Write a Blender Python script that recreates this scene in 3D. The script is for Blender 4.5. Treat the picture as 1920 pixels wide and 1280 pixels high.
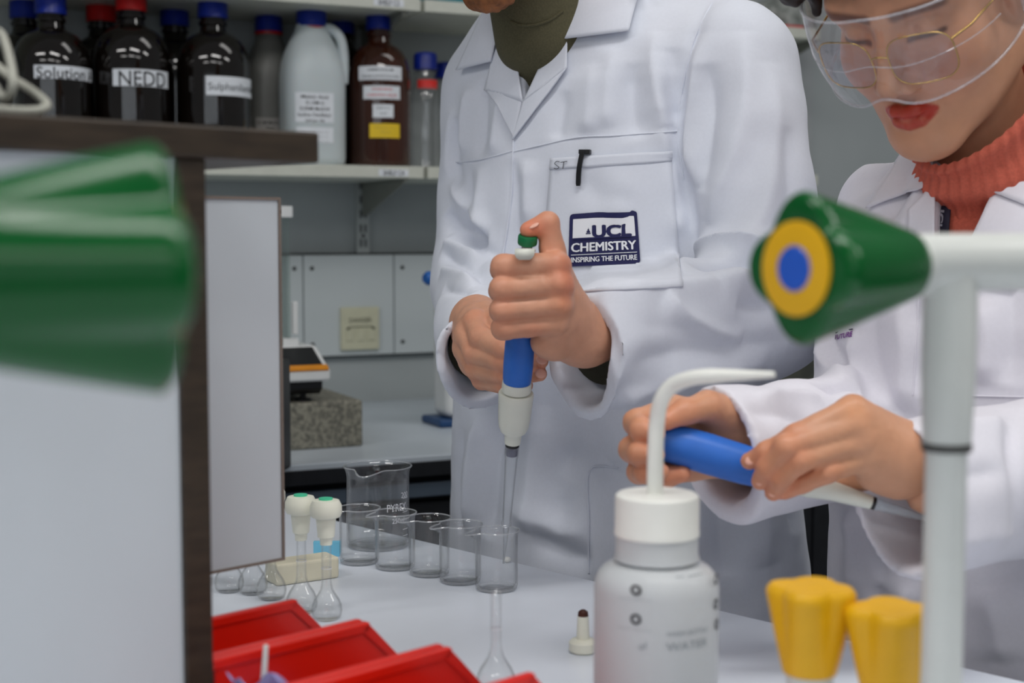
import bpy, bmesh, math, random
import numpy as np
from mathutils import Vector, Matrix, noise as mnoise
from mathutils.bvhtree import BVHTree

random.seed(7); np.random.seed(7)
for _o in list(bpy.data.objects): bpy.data.objects.remove(_o)
SC = bpy.context.scene
COL = SC.collection

# ------------------------------------------------------------------ camera
F = 2667.0; CAMZ = 1.24; PITCH = math.atan(200.0 / F)
cam_d = bpy.data.cameras.new('camera'); cam = bpy.data.objects.new('camera', cam_d); COL.objects.link(cam)
cam.location = (0, 0, CAMZ); cam.rotation_euler = (math.pi / 2 - PITCH, 0, 0)
cam_d.sensor_width = 36.0; cam_d.lens = F / 1920.0 * 36.0; cam_d.clip_start = 0.02
cam_d.dof.use_dof = True; cam_d.dof.focus_distance = 1.41; cam_d.dof.aperture_fstop = 5.6
SC.camera = cam
SC.cycles.max_bounces = 20; SC.cycles.transmission_bounces = 20; SC.cycles.transparent_max_bounces = 20

# ------------------------------------------------------------------ light
w = bpy.data.worlds.new('room_light'); SC.world = w; w.use_nodes = True
w.node_tree.nodes['Background'].inputs[0].default_value = (0.93, 0.965, 1.0, 1)
w.node_tree.nodes['Background'].inputs[1].default_value = 0.175
def area(name, loc, aim, sx, sy, power, col=(1, 0.985, 0.96)):
    l = bpy.data.lights.new(name, 'AREA'); l.shape = 'RECTANGLE'; l.size = sx; l.size_y = sy
    l.energy = power; l.color = col
    o = bpy.data.objects.new(name, l); COL.objects.link(o); o.location = loc
    o.rotation_euler = (Vector(aim) - Vector(loc)).to_track_quat('-Z', 'Y').to_euler()
    return o
for lx, ly, p in ((-1.5, 0.2, 19), (0.3, 0.5, 20), (2.1, 0.8, 17), (-1.4, -1.9, 15), (0.4, -1.6, 15), (2.0, -1.5, 12), (0.6, 2.15, 5)):
    area('ceiling_tube_light', (lx, ly, 2.75), (lx, ly, 0), 1.2, 0.3, p)
for k in range(9):   # unseen narrow lights added behind the camera for bottle streaks and front fill
    area('streak_fill_light', (-2.6 + k * 0.6, -4.6, 1.75), (-2.6 + k * 0.6, 0, 1.6), 0.16, 1.5, 4, (0.86, 0.93, 1.0))
vs = SC.view_settings; vs.view_transform = 'Standard'; vs.look = 'None'; vs.gamma = 1.0
vs.exposure = -0.18; vs.use_curve_mapping = False

# ------------------------------------------------------------------ measuring helpers
def ray(px, py):
    x = (px - 960) / F; v = (640 - py) / F; c, s = math.cos(PITCH), math.sin(PITCH)
    return Vector((x, c + v * s, v * c - s))
CAM = Vector((0, 0, CAMZ))
def at(px, py, Y): d = ray(px, py); return CAM + d * (Y / d.y)
def on(px, py, z=0.9): d = ray(px, py); return CAM + d * ((z - CAMZ) / d.z)
def onplane(px, py, p0, n):
    d = ray(px, py); p0 = Vector(p0); n = Vector(n); return CAM + d * ((p0 - CAM).dot(n) / d.dot(n))
def mpp(Y): return Y / F           # metres for one photo pixel at depth Y
E1 = Vector((-0.70, 0.714, 0)); E2 = Vector((0.714, 0.70, 0)); UP = Vector((0, 0, 1))
W1 = Vector((0.906, 0.423, 0)); WN = Vector((0.423, -0.906, 0)); W0 = Vector((-0.295, 2.897, 0))
def frame(origin, x, y, z=UP):
    m = Matrix.Identity(4)
    for i, a in enumerate((Vector(x).normalized(), Vector(y).normalized(), Vector(z).normalized())):
        for r in range(3): m[r][i] = a[r]
    for r in range(3): m[r][3] = origin[r]
    return m
def axis_frame(origin, z, hint=(0, 0, 1)):
    z = Vector(z).normalized(); x = Vector(hint).cross(z)
    if x.length < 1e-4: x = Vector((1, 0, 0)).cross(z)
    x.normalize(); return frame(origin, x, z.cross(x), z)
WF = frame(W0, W1, -WN)               # wall frame: x along the wall, y into the wall (so off = -y), z up
WFI = WF.inverted()
def wallpx(px, py, off): return WFI @ onplane(px, py, W0 + WN * off, WN)

# ------------------------------------------------------------------ materials
def lin(c): return tuple((v / 255 / 12.92 if v / 255 <= 0.04045 else ((v / 255 + 0.055) / 1.055) ** 2.4) for v in c)
MATS = {}
def mat(name, col, rough=0.5, metal=0.0, trans=0.0, ior=1.45, var=0.06, scale=40.0, bump=0.0, bscale=300.0, coat=0.0, sss=0.0, spec=0.5, alpha=1.0, col2=None, sheen=0.0, stretch=None, attr=None):
    if name in MATS: return MATS[name]
    m = bpy.data.materials.new(name); m.use_nodes = True; nt = m.node_tree; b = nt.nodes['Principled BSDF']
    c = lin(col)
    b.inputs['Roughness'].default_value = rough; b.inputs['Metallic'].default_value = metal
    b.inputs['Transmission Weight'].default_value = trans; b.inputs['IOR'].default_value = ior
    b.inputs['Coat Weight'].default_value = coat; b.inputs['Specular IOR Level'].default_value = spec
    b.inputs['Alpha'].default_value = alpha; b.inputs['Sheen Weight'].default_value = sheen
    if sss:
        b.inputs['Subsurface Weight'].default_value = sss; b.inputs['Subsurface Radius'].default_value = (1.0, 0.35, 0.2); b.inputs['Subsurface Scale'].default_value = 0.006
    tc = nt.nodes.new('ShaderNodeTexCoord'); src = tc.outputs['Object']
    if stretch:
        mp = nt.nodes.new('ShaderNodeMapping'); mp.inputs['Scale'].default_value = stretch
        nt.links.new(src, mp.inputs['Vector']); src = mp.outputs['Vector']
    n = nt.nodes.new('ShaderNodeTexNoise'); n.inputs['Scale'].default_value = scale; n.inputs['Detail'].default_value = 4
    nt.links.new(src, n.inputs['Vector'])
    r = nt.nodes.new('ShaderNodeValToRGB'); nt.links.new(n.outputs['Fac'], r.inputs['Fac'])
    c2 = lin(col2) if col2 else tuple(min(1, v * (1 + var)) for v in c)
    c1 = c if col2 else tuple(v * (1 - var) for v in c)
    r.color_ramp.elements[0].position = 0.35; r.color_ramp.elements[1].position = 0.65
    r.color_ramp.elements[0].color = (*c1, 1); r.color_ramp.elements[1].color = (*c2, 1)
    out = r.outputs['Color']
    if attr:
        a = nt.nodes.new('ShaderNodeAttribute'); a.attribute_name = attr
        mx = nt.nodes.new('ShaderNodeMix'); mx.data_type = 'RGBA'; mx.blend_type = 'MULTIPLY'; mx.inputs[0].default_value = 1.0
        nt.links.new(out, mx.inputs[6]); nt.links.new(a.outputs['Color'], mx.inputs[7]); out = mx.outputs[2]
    nt.links.new(out, b.inputs['Base Color'])
    if bump:
        n2 = nt.nodes.new('ShaderNodeTexNoise'); n2.inputs['Scale'].default_value = bscale; n2.inputs['Detail'].default_value = 3
        nt.links.new(src, n2.inputs['Vector'])
        bp = nt.nodes.new('ShaderNodeBump'); bp.inputs['Strength'].default_value = bump; bp.inputs['Distance'].default_value = 0.001
        nt.links.new(n2.outputs['Fac'], bp.inputs['Height']); nt.links.new(bp.outputs['Normal'], b.inputs['Normal'])
    MATS[name] = m; return m
def thin_clear(m, tint, haze, edge=0.75):
    """clear walls: light passes, a Fresnel share is mirrored, grazing views look through more material and darken"""
    nt = m.node_tree; N_ = nt.nodes; N_.remove(N_['Principled BSDF']); out = N_['Material Output']; K = nt.links.new
    tr = N_.new('ShaderNodeBsdfTransparent'); gl = N_.new('ShaderNodeBsdfGlossy'); gl.inputs['Roughness'].default_value = 0.03
    df = N_.new('ShaderNodeBsdfDiffuse'); df.inputs[0].default_value = (0.85, 0.86, 0.9, 1)
    lw = N_.new('ShaderNodeLayerWeight'); pw_ = N_.new('ShaderNodeMath'); pw_.operation = 'POWER'; pw_.inputs[1].default_value = 4.0; K(lw.outputs['Facing'], pw_.inputs[0])
    cm = N_.new('ShaderNodeMix'); cm.data_type = 'RGBA'; cm.inputs[6].default_value = (*tint, 1); cm.inputs[7].default_value = (*[c * edge for c in tint], 1); K(pw_.outputs[0], cm.inputs[0]); K(cm.outputs[2], tr.inputs[0])
    ge = N_.new('ShaderNodeNewGeometry'); io = N_.new('ShaderNodeMath'); io.operation = 'MULTIPLY_ADD'; io.inputs[1].default_value = 1 / 1.48 - 1.48; io.inputs[2].default_value = 1.48; K(ge.outputs['Backfacing'], io.inputs[0])
    fr = N_.new('ShaderNodeFresnel'); K(io.outputs[0], fr.inputs[0]); m1 = N_.new('ShaderNodeMixShader'); m2 = N_.new('ShaderNodeMixShader')
    ns = N_.new('ShaderNodeTexNoise'); ns.inputs['Scale'].default_value = 30; mul = N_.new('ShaderNodeMath'); mul.operation = 'MULTIPLY'; mul.inputs[1].default_value = haze * 2
    K(ns.outputs['Fac'], mul.inputs[0]); K(mul.outputs[0], m1.inputs[0]); K(tr.outputs[0], m1.inputs[1]); K(df.outputs[0], m1.inputs[2])
    K(fr.outputs[0], m2.inputs[0]); K(m1.outputs[0], m2.inputs[1]); K(gl.outputs[0], m2.inputs[2]); K(m2.outputs[0], out.inputs[0]); return m
def clear_mat(name, tint, haze, edge): m = bpy.data.materials.new(name); m.use_nodes = True; return thin_clear(m, tint, haze, edge)
M = dict(
    wall=mat('painted_wall', (170, 176, 177), 0.7, var=0.03, scale=6),
    floor=mat('floor_vinyl', (95, 98, 100), 0.5, var=0.1, scale=20),
    shelf=mat('cream_shelf_board', (205, 207, 196), 0.45, var=0.03),
    metalw=mat('grey_painted_metal', (172, 177, 176), 0.45, var=0.03),
    bracket=mat('grey_bracket_paint', (128, 130, 122), 0.5, var=0.03),
    dark=mat('black_plastic', (18, 19, 22), 0.4, var=0.2),
    slot=mat('slot_shade_and_dark_metal', (30, 34, 34), 0.6),  # dark colour paints the shade of slot openings; screws and backing share it
    amber=mat('amber_glass_full', (16, 11, 8), 0.06, var=0.2, spec=0.6, coat=0.4),
    brown=mat('brown_glass', (58, 27, 14), 0.07, var=0.35, scale=14, spec=0.6, coat=0.4, stretch=(1, 1, 0.25)),
    bluecap=mat('blue_cap_plastic', (16, 40, 140), 0.35, var=0.12, scale=80),
    redcap=mat('red_cap_plastic', (190, 22, 24), 0.35, var=0.1, scale=80),
    paper=mat('white_label_paper', (226, 230, 236), 0.6, var=0.03),
    ink=mat('black_ink', (22, 22, 26), 0.6), greyink=mat('grey_ink', (90, 94, 100), 0.6), redink=mat('red_ink', (200, 60, 70), 0.6),
    yellowp=mat('yellow_label_paper', (232, 196, 40), 0.6, var=0.05),
    hdpe=mat('milky_plastic', (196, 205, 208), 0.38, var=0.03, scale=12, sss=0.15),
    greyhd=mat('grey_plastic_bottle', (104, 104, 100), 0.4, var=0.05),
    redtag=mat('red_tape', (226, 50, 44), 0.5),
    panel=mat('trunking_panel', (200, 207, 209), 0.45, var=0.02, scale=5),
    cream=mat('cream_plastic', (206, 204, 178), 0.45, var=0.03),
    worktop=mat('grey_white_laminate', (200, 209, 218), 0.3, var=0.03, scale=8),
    bench=mat('white_bench_laminate', (224, 230, 240), 0.28, var=0.025, scale=9),
    slate=mat('slate_blue_front', (86, 99, 114), 0.45, var=0.06, scale=8),
    blackf=mat('black_cabinet_front', (22, 24, 30), 0.5, var=0.2),
    granite=mat('granite_block_stone', (150, 147, 132), 0.6, scale=150, col2=(98, 96, 88)),
    balw=mat('white_instrument_case', (222, 224, 224), 0.35, var=0.02),
    orange=mat('orange_stripe', (220, 140, 30), 0.4),
    glass=clear_mat('clear_glass', (0.996, 0.998, 0.998), 0.010, 0.66),
    rim_highlight=clear_mat('painted_rim_highlight', (0.97, 0.98, 0.98), 0.22, 0.8),  # whitish haze paints in the highlight on beaker rims and feet
    sheet=clear_mat('sheet_glass', (0.95, 0.985, 0.97), 0.02, 0.7),
    water=clear_mat('water', (0.93, 0.94, 0.95), 0.0, 0.8),
    wood=mat('dark_wood_edge', (56, 45, 34), 0.45, scale=30, col2=(42, 33, 24), stretch=(1, 6, 6), bump=0.1),
    woodthin=mat('taupe_edge_strip', (120, 108, 100), 0.5, var=0.05),
    lam=mat('white_laminate_panel', (192, 198, 204), 0.4, var=0.02, scale=6),
    red=mat('red_bin_plastic', (214, 28, 12), 0.3, var=0.07, scale=10, coat=0.1),
    green=mat('green_handle_plastic', (3, 84, 34), 0.2, var=0.08, scale=20, spec=0.35),
    yellow=mat('yellow_handle_plastic', (224, 170, 12), 0.42, var=0.04, scale=30),
    bluedot=mat('blue_disc_plastic', (24, 84, 190), 0.35),
    pipe=mat('white_pipe_enamel', (205, 208, 204), 0.3, var=0.02),
    pipeg=mat('grey_ring_rubber', (70, 70, 68), 0.5),
    whitepl=mat('white_plastic', (232, 232, 226), 0.35, var=0.02),
    ldpe=mat('translucent_bottle_plastic', (222, 225, 228), 0.25, trans=0.35, ior=1.2, var=0.02, scale=10),
    stopper=mat('stopper_white_plastic', (240, 240, 224), 0.4, var=0.02),
    greendot=mat('green_stopper_disc', (70, 205, 160), 0.4),
    creamb=mat('cream_block', (226, 220, 196), 0.5, var=0.03),
    paleblue=mat('pale_blue_card', (120, 196, 226), 0.5),
    cable=mat('grey_white_cable', (160, 160, 150), 0.5, var=0.04),
    bag=mat('violet_plastic_film', (150, 140, 190), 0.25, var=0.1),
    navy=mat('navy_print', (26, 28, 78), 0.6, var=0.08, scale=200),
    white=mat('white_print', (232, 233, 238), 0.6, var=0.02),
    purple=mat('purple_print', (120, 60, 140), 0.6),
    pblue=mat('pipette_blue_grip', (40, 104, 196), 0.42, var=0.05, scale=60),
    pwhite=mat('pipette_white_body', (218, 220, 210), 0.3, var=0.02),
    pgreen=mat('pipette_green_button', (12, 112, 66), 0.4, var=0.05),
    pgrey=mat('pipette_grey_rod', (150, 152, 156), 0.3, metal=0.4),
    tip=clear_mat('clear_tip_plastic', (0.975, 0.98, 0.985), 0.03, 0.65),
    violetg=mat('violet_tip_collar', (84, 84, 110), 0.35),
    burnt=mat('burnt_brown_tip', (70, 30, 16), 0.5, var=0.3, scale=300),
    teal=mat('teal_box_card', (40, 120, 130), 0.5), maroon=mat('maroon_box_card', (90, 36, 34), 0.6), pinkred=mat('pinkish_red_card', (190, 70, 72), 0.6),
    bagclear=mat('crumpled_grey_bag', (168, 172, 168), 0.3, scale=40, col2=(118, 122, 118), bump=0.6, bscale=60),
    stone=mat('dark_grey_stone', (74, 75, 66), 0.6, scale=30, col2=(58, 60, 54)),
)

# ------------------------------------------------------------------ object helpers
def link(o, parent=None):
    COL.objects.link(o)
    if parent is not None: o.parent = parent
    return o
def root(name, label, cat, matrix=None, group=None):
    o = bpy.data.objects.new(name, None); o.empty_display_size = 0.03; COL.objects.link(o)
    if matrix is not None: o.matrix_world = matrix
    tag(o, label, cat, group); return o
def tag(o, label, cat, group=None):
    o['label'] = label; o['category'] = cat
    if group: o['group'] = group
    return o
def structure(o): o['kind'] = 'structure'; return o
def mesh(name, verts, faces, m, parent=None, smooth=False, matrix=None):
    me = bpy.data.meshes.new(name); me.from_pydata([tuple(v) for v in verts], [], faces); me.update()
    if m is not None: me.materials.append(m)
    if smooth: me.polygons.foreach_set('use_smooth', [True] * len(me.polygons))
    o = bpy.data.objects.new(name, me); link(o, parent)
    if matrix is not None:
        if parent is None: o.matrix_world = matrix
        else: o.matrix_local = matrix
    return o
def from_bm(name, bm, m, parent=None, smooth=False, matrix=None):
    bmesh.ops.recalc_face_normals(bm, faces=bm.faces[:])
    me = bpy.data.meshes.new(name); bm.to_mesh(me); bm.free(); me.materials.append(m)
    if smooth: me.polygons.foreach_set('use_smooth', [True] * len(me.polygons))
    o = bpy.data.objects.new(name, me); link(o, parent)
    if matrix is not None:
        if parent is None: o.matrix_world = matrix
        else: o.matrix_local = matrix
    return o
def bm_box(bm, x0, x1, y0, y1, z0, z1, bev=0.0, seg=2):
    mt = Matrix.Translation(((x0 + x1) / 2, (y0 + y1) / 2, (z0 + z1) / 2)) @ Matrix.Diagonal((x1 - x0, y1 - y0, z1 - z0, 1))
    r = bmesh.ops.create_cube(bm, size=1, matrix=mt)
    if bev: bmesh.ops.bevel(bm, geom=list({e for v in r['verts'] for e in v.link_edges}), offset=bev, segments=seg, affect='EDGES', profile=0.5)
def box(name, b, m, parent=None, bev=0.0, matrix=None, seg=2):
    bm = bmesh.new(); bm_box(bm, *b, bev=bev, seg=seg); return from_bm(name, bm, m, parent, False, matrix)
def lathe_data(prof, seg=40, fn=None):
    vs, fs, rings = [], [], []
    for r, z in prof:
        if r < 1e-6: rings.append([len(vs)]); vs.append(Vector((0, 0, z)))
        else:
            rings.append(list(range(len(vs), len(vs) + seg)))
            for k in range(seg):
                a = 2 * math.pi * k / seg; p = Vector((r * math.cos(a), r * math.sin(a), z)); vs.append(fn(p, a) if fn else p)
    for A, B in zip(rings, rings[1:]):
        for k in range(seg):
            k2 = (k + 1) % seg
            if len(A) == 1 and len(B) == 1: continue
            if len(A) == 1: fs.append((A[0], B[k2], B[k]))
            elif len(B) == 1: fs.append((A[k], A[k2], B[0]))
            else: fs.append((A[k], A[k2], B[k2], B[k]))
    return vs, fs
def lathe(name, prof, m, parent=None, seg=40, smooth=True, matrix=None, fn=None, auto=True):
    vs, fs = lathe_data(prof, seg, fn); o = mesh(name, vs, fs, m, parent, smooth, matrix)
    bm = bmesh.new(); bm.from_mesh(o.data); bmesh.ops.recalc_face_normals(bm, faces=bm.faces[:]); bm.to_mesh(o.data); bm.free()
    if smooth and auto: sharp(o, 38)
    return o
def sharp(o, deg):
    o.data.polygons.foreach_set('use_smooth', [True] * len(o.data.polygons))
    try: o.data.set_sharp_from_angle(angle=math.radians(deg))
    except Exception: pass
    return o
def catmull(pts, n=8):
    pts = [Vector(p) for p in pts]; P = [pts[0] * 2 - pts[1]] + pts + [pts[-1] * 2 - pts[-2]]; out = []
    for i in range(1, len(P) - 2):
        for k in range(n):
            t = k / n; a, b, c, d = P[i - 1], P[i], P[i + 1], P[i + 2]
            out.append(0.5 * ((2 * b) + (c - a) * t + (2 * a - 5 * b + 4 * c - d) * t * t + (3 * b - a - 3 * c + d) * t ** 3))
    return out + [pts[-1]]
def tube_data(pts, rad, seg=12, caps=True):
    pts = [Vector(p) for p in pts]; n = len(pts); vs, fs = [], []
    rad = rad if hasattr(rad, '__len__') else [rad] * n
    t0 = (pts[1] - pts[0]).normalized(); up = Vector((0, 0, 1)) if abs(t0.z) < 0.9 else Vector((1, 0, 0)); u = t0.cross(up).normalized()
    for i, p in enumerate(pts):
        t = (pts[min(i + 1, n - 1)] - pts[max(i - 1, 0)]).normalized(); u = (u - t * u.dot(t)).normalized(); v = t.cross(u)
        for k in range(seg):
            a = 2 * math.pi * k / seg; vs.append(p + (u * math.cos(a) + v * math.sin(a)) * rad[i])
    for i in range(n - 1):
        for k in range(seg):
            k2 = (k + 1) % seg; fs.append((i * seg + k, i * seg + k2, (i + 1) * seg + k2, (i + 1) * seg + k))
    if caps: fs.append(tuple(range(seg))[::-1]); fs.append(tuple(range((n - 1) * seg, n * seg)))
    return vs, fs
def tube(name, pts, rad, m, parent=None, seg=12, caps=True):
    vs, fs = tube_data(pts, rad, seg, caps); return sharp(mesh(name, vs, fs, m, parent, True), 50)
def grid_faces(nu, nv):
    return [(i * nv + j, (i + 1) * nv + j, (i + 1) * nv + j + 1, i * nv + j + 1) for i in range(nu - 1) for j in range(nv - 1)]
def text_data(s, size=1.0, bold=0.0, spacing=1.0):
    """flat text as (verts, faces), centred on its own box, height of capitals = size"""
    c = bpy.data.curves.new('t', 'FONT'); c.body = s; c.align_x = 'CENTER'; c.size = size / 0.7; c.offset = bold * size; c.resolution_u = 3; c.space_character = spacing; c.fill_mode = 'FRONT'
    o = bpy.data.objects.new('t', c); COL.objects.link(o); dg = bpy.context.evaluated_depsgraph_get(); dg.update()
    me = o.evaluated_get(dg).to_mesh(); vs = [v.co.copy() for v in me.vertices]; fs = [tuple(p.vertices) for p in me.polygons]
    o.evaluated_get(dg).to_mesh_clear(); bpy.data.objects.remove(o); bpy.data.curves.remove(c)
    if not vs: return [], [], 0, 0
    x0, x1 = min(v.x for v in vs), max(v.x for v in vs); y0 = 0.0; y1 = size
    for v in vs: v.x -= (x0 + x1) / 2; v.y -= (y0 + y1) / 2
    return vs, fs, x1 - x0, size
def text_mesh(name, s, size, fn, m, parent=None, bold=0.0, spacing=1.0, fit=None):
    vs, fs, wd, _ = text_data(s, size, bold, spacing); k = (fit / wd) if fit and wd else 1.0
    return mesh(name, [fn(v.x * k, v.y) for v in vs], fs, m, parent)
def wrap(r, a0, z0, lift=0.0004):           # flat (x, y) onto a cylinder of radius r, centred at angle a0, height z0
    return lambda x, y: Vector(((r + lift) * math.cos(a0 + x / r), (r + lift) * math.sin(a0 + x / r), z0 + y))
def cyl_patch(name, r, a0, width, z0, z1, m, parent, lift=0.0003, n=14):
    vs = []
    for i in range(n):
        a = a0 + (i / (n - 1) - 0.5) * width / r
        for z in (z0, z1): vs.append(((r + lift) * math.cos(a), (r + lift) * math.sin(a), z))
    return mesh(name, vs, grid_faces(n, 2), m, parent, True)
def arc(cx, cz, r, a0, a1, n=6): return [(cx + r * math.cos(math.radians(a0 + (a1 - a0) * i / n)), cz + r * math.sin(math.radians(a0 + (a1 - a0) * i / n))) for i in range(n + 1)]
# ================================================================== THE SETTING
def wbox(name, b, m, parent=None, bev=0.0): return box(name, b, m, parent, bev, WF if parent is None else None)
structure(box('floor', (-4, 4.5, -5, 5, -0.02, 0.0), M['floor']))
structure(box('wall_back', (-2.6, 3.4, 0.0, 0.12, 0.0, 2.9), M['wall'], matrix=WF))
# the wall return / pier on the far end of the shelves
ux = wallpx(1518, 200, 0.0).x
structure(box('trim_1', (ux - 0.062, ux, -0.012, 0.001, 0.9, 2.9), mat('pier_paint', (168, 172, 174), 0.6, var=0.02), matrix=WF))

# ---- shelves on the back wall
OFF = 0.26
zl = wallpx(640, 309, OFF).z; zl0 = wallpx(640, 332, OFF).z
zu0 = wallpx(700, 15, OFF).z; zu = zu0 + 0.022
SH_T = zl - zl0
u_gap = wallpx(799, 325, OFF).x; u_gap_u = wallpx(793, 10, OFF).x; u_end = wallpx(1534, 335, OFF).x
def shelf(label, u0, u1, z1, t, text=None, tpx=None):
    r = root('wall_shelf', label, 'shelf', WF @ Matrix.Translation((u0, 0, z1)), 'wall shelves')
    box('board', (0, u1 - u0, -OFF, 0, -t, 0), M['shelf'], r, 0.0015)
    if text:
        p = wallpx(tpx[0], tpx[1], OFF); x = p.x - u0; z = p.z - z1; n = mpp(2.6)
        tg = box('shelf_tag', (x - 30 * n, x + 30 * n, -OFF - 0.0008, -OFF + 0.0002, z - 6.5 * n, z + 6.5 * n), M['paper'], r)
        text_mesh('lettering', text, 9 * n, lambda a, b: Vector((x + a, -OFF - 0.0011, z + b)), M['ink'], tg, 0.015, fit=42 * n)
    return r
shelf('lower cream wall shelf under the amber and milky bottles', -1.75, u_gap - 0.004, zl, SH_T, 'SHELF C4', (738, 324))
shelf('lower cream wall shelf running behind the standing people', u_gap + 0.004, u_end, zl, SH_T)
shelf('upper cream wall shelf above the bottle caps', -1.75, u_gap_u - 0.004, zu, 0.022, 'SHELF C2', (729, 5))
shelf('upper cream wall shelf end carrying the red box and grey bag', u_gap_u + 0.004, u_end, zu, 0.022)
# uprights with slots, and brackets
def upright(px, label, with_slots):
    u = wallpx(px, 400, 0).x
    r = root('slotted_upright', label, 'shelf upright', WF @ Matrix.Translation((u, 0, 0)), 'slotted shelf uprights')
    ztop = zu + 0.12; zb = wallpx(670, 474, 0.012).z
    for a, b in ((-0.0135, -0.0095), (0.0095, 0.0135)): box('side_flange', (a, b, -0.014, 0.0, zb, ztop), M['metalw'], r)
    box('face', (-0.0135, 0.0135, -0.0155, -0.0135, zb, ztop), M['metalw'], r)
    z = zb + 0.012
    k = 0
    while z < zl - 0.03 and with_slots:
        for s in (-0.0048, 0.0048):
            box('slot', (s - 0.0018, s + 0.0018, -0.0162, -0.0152, z, z + 0.016), M['slot'], r)
        if k == 0: lathe('screw', [(0, 0), (0.0035, 0), (0.0035, 0.001), (0, 0.0012)], M['slot'], r, 12, matrix=Matrix.Translation((0, -0.0154, z + 0.0225)) @ Matrix.Rotation(math.pi / 2, 4, 'X'))
        z += 0.029; k += 1
    return u
def bracket(u, z, label):
    r = root('shelf_bracket', label, 'shelf bracket', WF @ Matrix.Translation((u, 0, z)), 'shelf brackets')
    t = 0.0015; prof = [(0.0, 0.0), (-0.235, 0.0), (-0.235, -0.008), (-0.02, -0.066), (0.0, -0.066)]
    vs = [(-t, y - 0.016, zz) for y, zz in prof] + [(t, y - 0.016, zz) for y, zz in prof]; n = len(prof)
    mesh('web', vs, [tuple(range(n)), tuple(range(2 * n - 1, n - 1, -1))] + [(i, (i + 1) % n, n + (i + 1) % n, n + i) for i in range(n)], M['bracket'], r)
    box('top_flange', (-0.009, 0.009, -0.25, -0.016, -0.002, 0.0), M['bracket'], r)
ua = upright(676, 'grey slotted shelf upright left of the tall man', True)
ub = upright(1398, 'grey slotted shelf upright between the two people', True)
bracket(ua, zl - SH_T, 'lower shelf bracket above the slotted upright'); bracket(ua, zu - 0.022, 'upper shelf bracket behind the brown bottle cap')
bracket(ub, zl - SH_T, 'lower shelf bracket at the far shelf end'); bracket(ub, zu - 0.022, 'upper shelf bracket at the far shelf end')

# ---- bottles
def stand(px, off, z=None):
    u = wallpx(px, 240, off).x; mt = WF @ Matrix.Translation((u, -off, zl if z is None else z))
    d = mt.inverted() @ CAM; return mt, math.atan2(d.y, d.x)
def cap(parent, z, r, h, m, ring=None):
    prof = [(0, z + h), (r * 0.86, z + h), (r * 0.95, z + h - 0.002), (r, z + h - 0.006), (r * 1.02, z + 0.003), (r * 1.05, z), (r * 0.8, z)]
    c = lathe('cap', prof, m, parent, 48, fn=lambda p, a: p if p.z > z + h - 0.004 or p.z < z + 0.002 else Vector((p.x * (1 + 0.012 * math.cos(24 * a)), p.y * (1 + 0.012 * math.cos(24 * a)), p.z)))
    if ring: lathe('cap_ring', [(r * 0.8, z - 0.001), (r * 1.03, z - 0.001), (r * 1.03, z - 0.006), (r * 0.8, z - 0.006)], ring, parent, 32)
def winchester(px, off, R, H, m, capm, label, cr=0.026, caph=0.034, name='reagent_bottle', group='glass reagent bottles on the shelf', neckr=0.022):
    mt, a = stand(px, off); r = root(name, label, 'bottle', mt, group)
    zs = H - caph - 0.035 - 0.055
    prof = [(0, 0.004), (R * 0.8, 0.004), (R * 0.9, 0), (R * 0.97, 0.004), (R, 0.012), (R, zs)] + [(neckr + (R - neckr) * math.cos(t), zs + 0.062 * math.sin(t)) for t in [i * math.pi / 2 / 9 for i in range(1, 9)]] + \
           [(neckr + 0.001, zs + 0.066), (neckr, zs + 0.075), (neckr + 0.003, zs + 0.078), (neckr + 0.003, zs + 0.083), (neckr, zs + 0.085), (neckr, H - 0.004), (0, H - 0.004)]
    lathe('body', prof, m, r, 48); cap(r, H - caph, cr, caph, capm)
    return r, a
def paper_label(r, R, a, wd, z0, z1, m=None): return cyl_patch('paper_label', R, a, wd, z0, z1, m or M['paper'], r)
def lines(r, lab, R, a, rows, m=None, bold=0.01):
    for s, size, z, fit in rows: text_mesh('lettering', s, size, wrap(R, a, z, 0.0006), m or M['ink'], lab, bold, fit=fit)
def zpx(px, py, off): return wallpx(px, py, off).z - zl
# front row of amber bottles
for px, capm, label, txt, lx0, lx1, ly0, ly1, capy, size in (
    (100, 'bluecap', 'amber glass bottle labelled solution A with blue cap', 'Solution A', 69, 170, 119, 150, 28, 0.019),
    (250, 'redcap', 'amber glass bottle with red cap and four-letter white label', 'NEDD', 216, 313, 126, 164, 22, 0.025),
    (402, 'bluecap', 'amber glass bottle with blue cap and jagged sulphanilamide label', 'Sulphanilamide', 388, 471, 139, 181, 35, 0.0125)):
    off = 0.185; R = 0.0655; mt, a = stand(px, off); d = (mt.translation - CAM).y; k = mpp(d)
    H = zpx(px, capy, off) + 0.034
    r, a = winchester(px, off, R, H, M['amber'], M[capm], label)
    la = a + math.asin(max(-0.95, min(0.95, ((lx0 + lx1) / 2 - px) * k / R))); half = (lx1 - lx0) / 2 * k
    wd = R * (math.asin(min(1, (((lx1 - px) * k) / R))) - math.asin(max(-1, (lx0 - px) * k / R)))
    la = a + (math.asin(min(1, (((lx1 - px) * k) / R))) + math.asin(max(-1, (lx0 - px) * k / R))) / 2
    z0, z1 = zpx(px, ly1 - 3, off - 0.05 + 0.0), zpx(px, ly0 + 2, off - 0.0)
    z1 = zpx(px, ly0 + 3, off + R); z0 = zpx(px, ly1 - 3, off + R)
    lab = paper_label(r, R, la, wd, z0, z1)
    lines(r, lab, R, la, [(txt, size, (z0 + z1) / 2 - 0.001, wd * (0.8 if txt == 'NEDD' else 0.93))], M['greyink'] if txt[0:2] == 'Su' else M['ink'])
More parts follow.
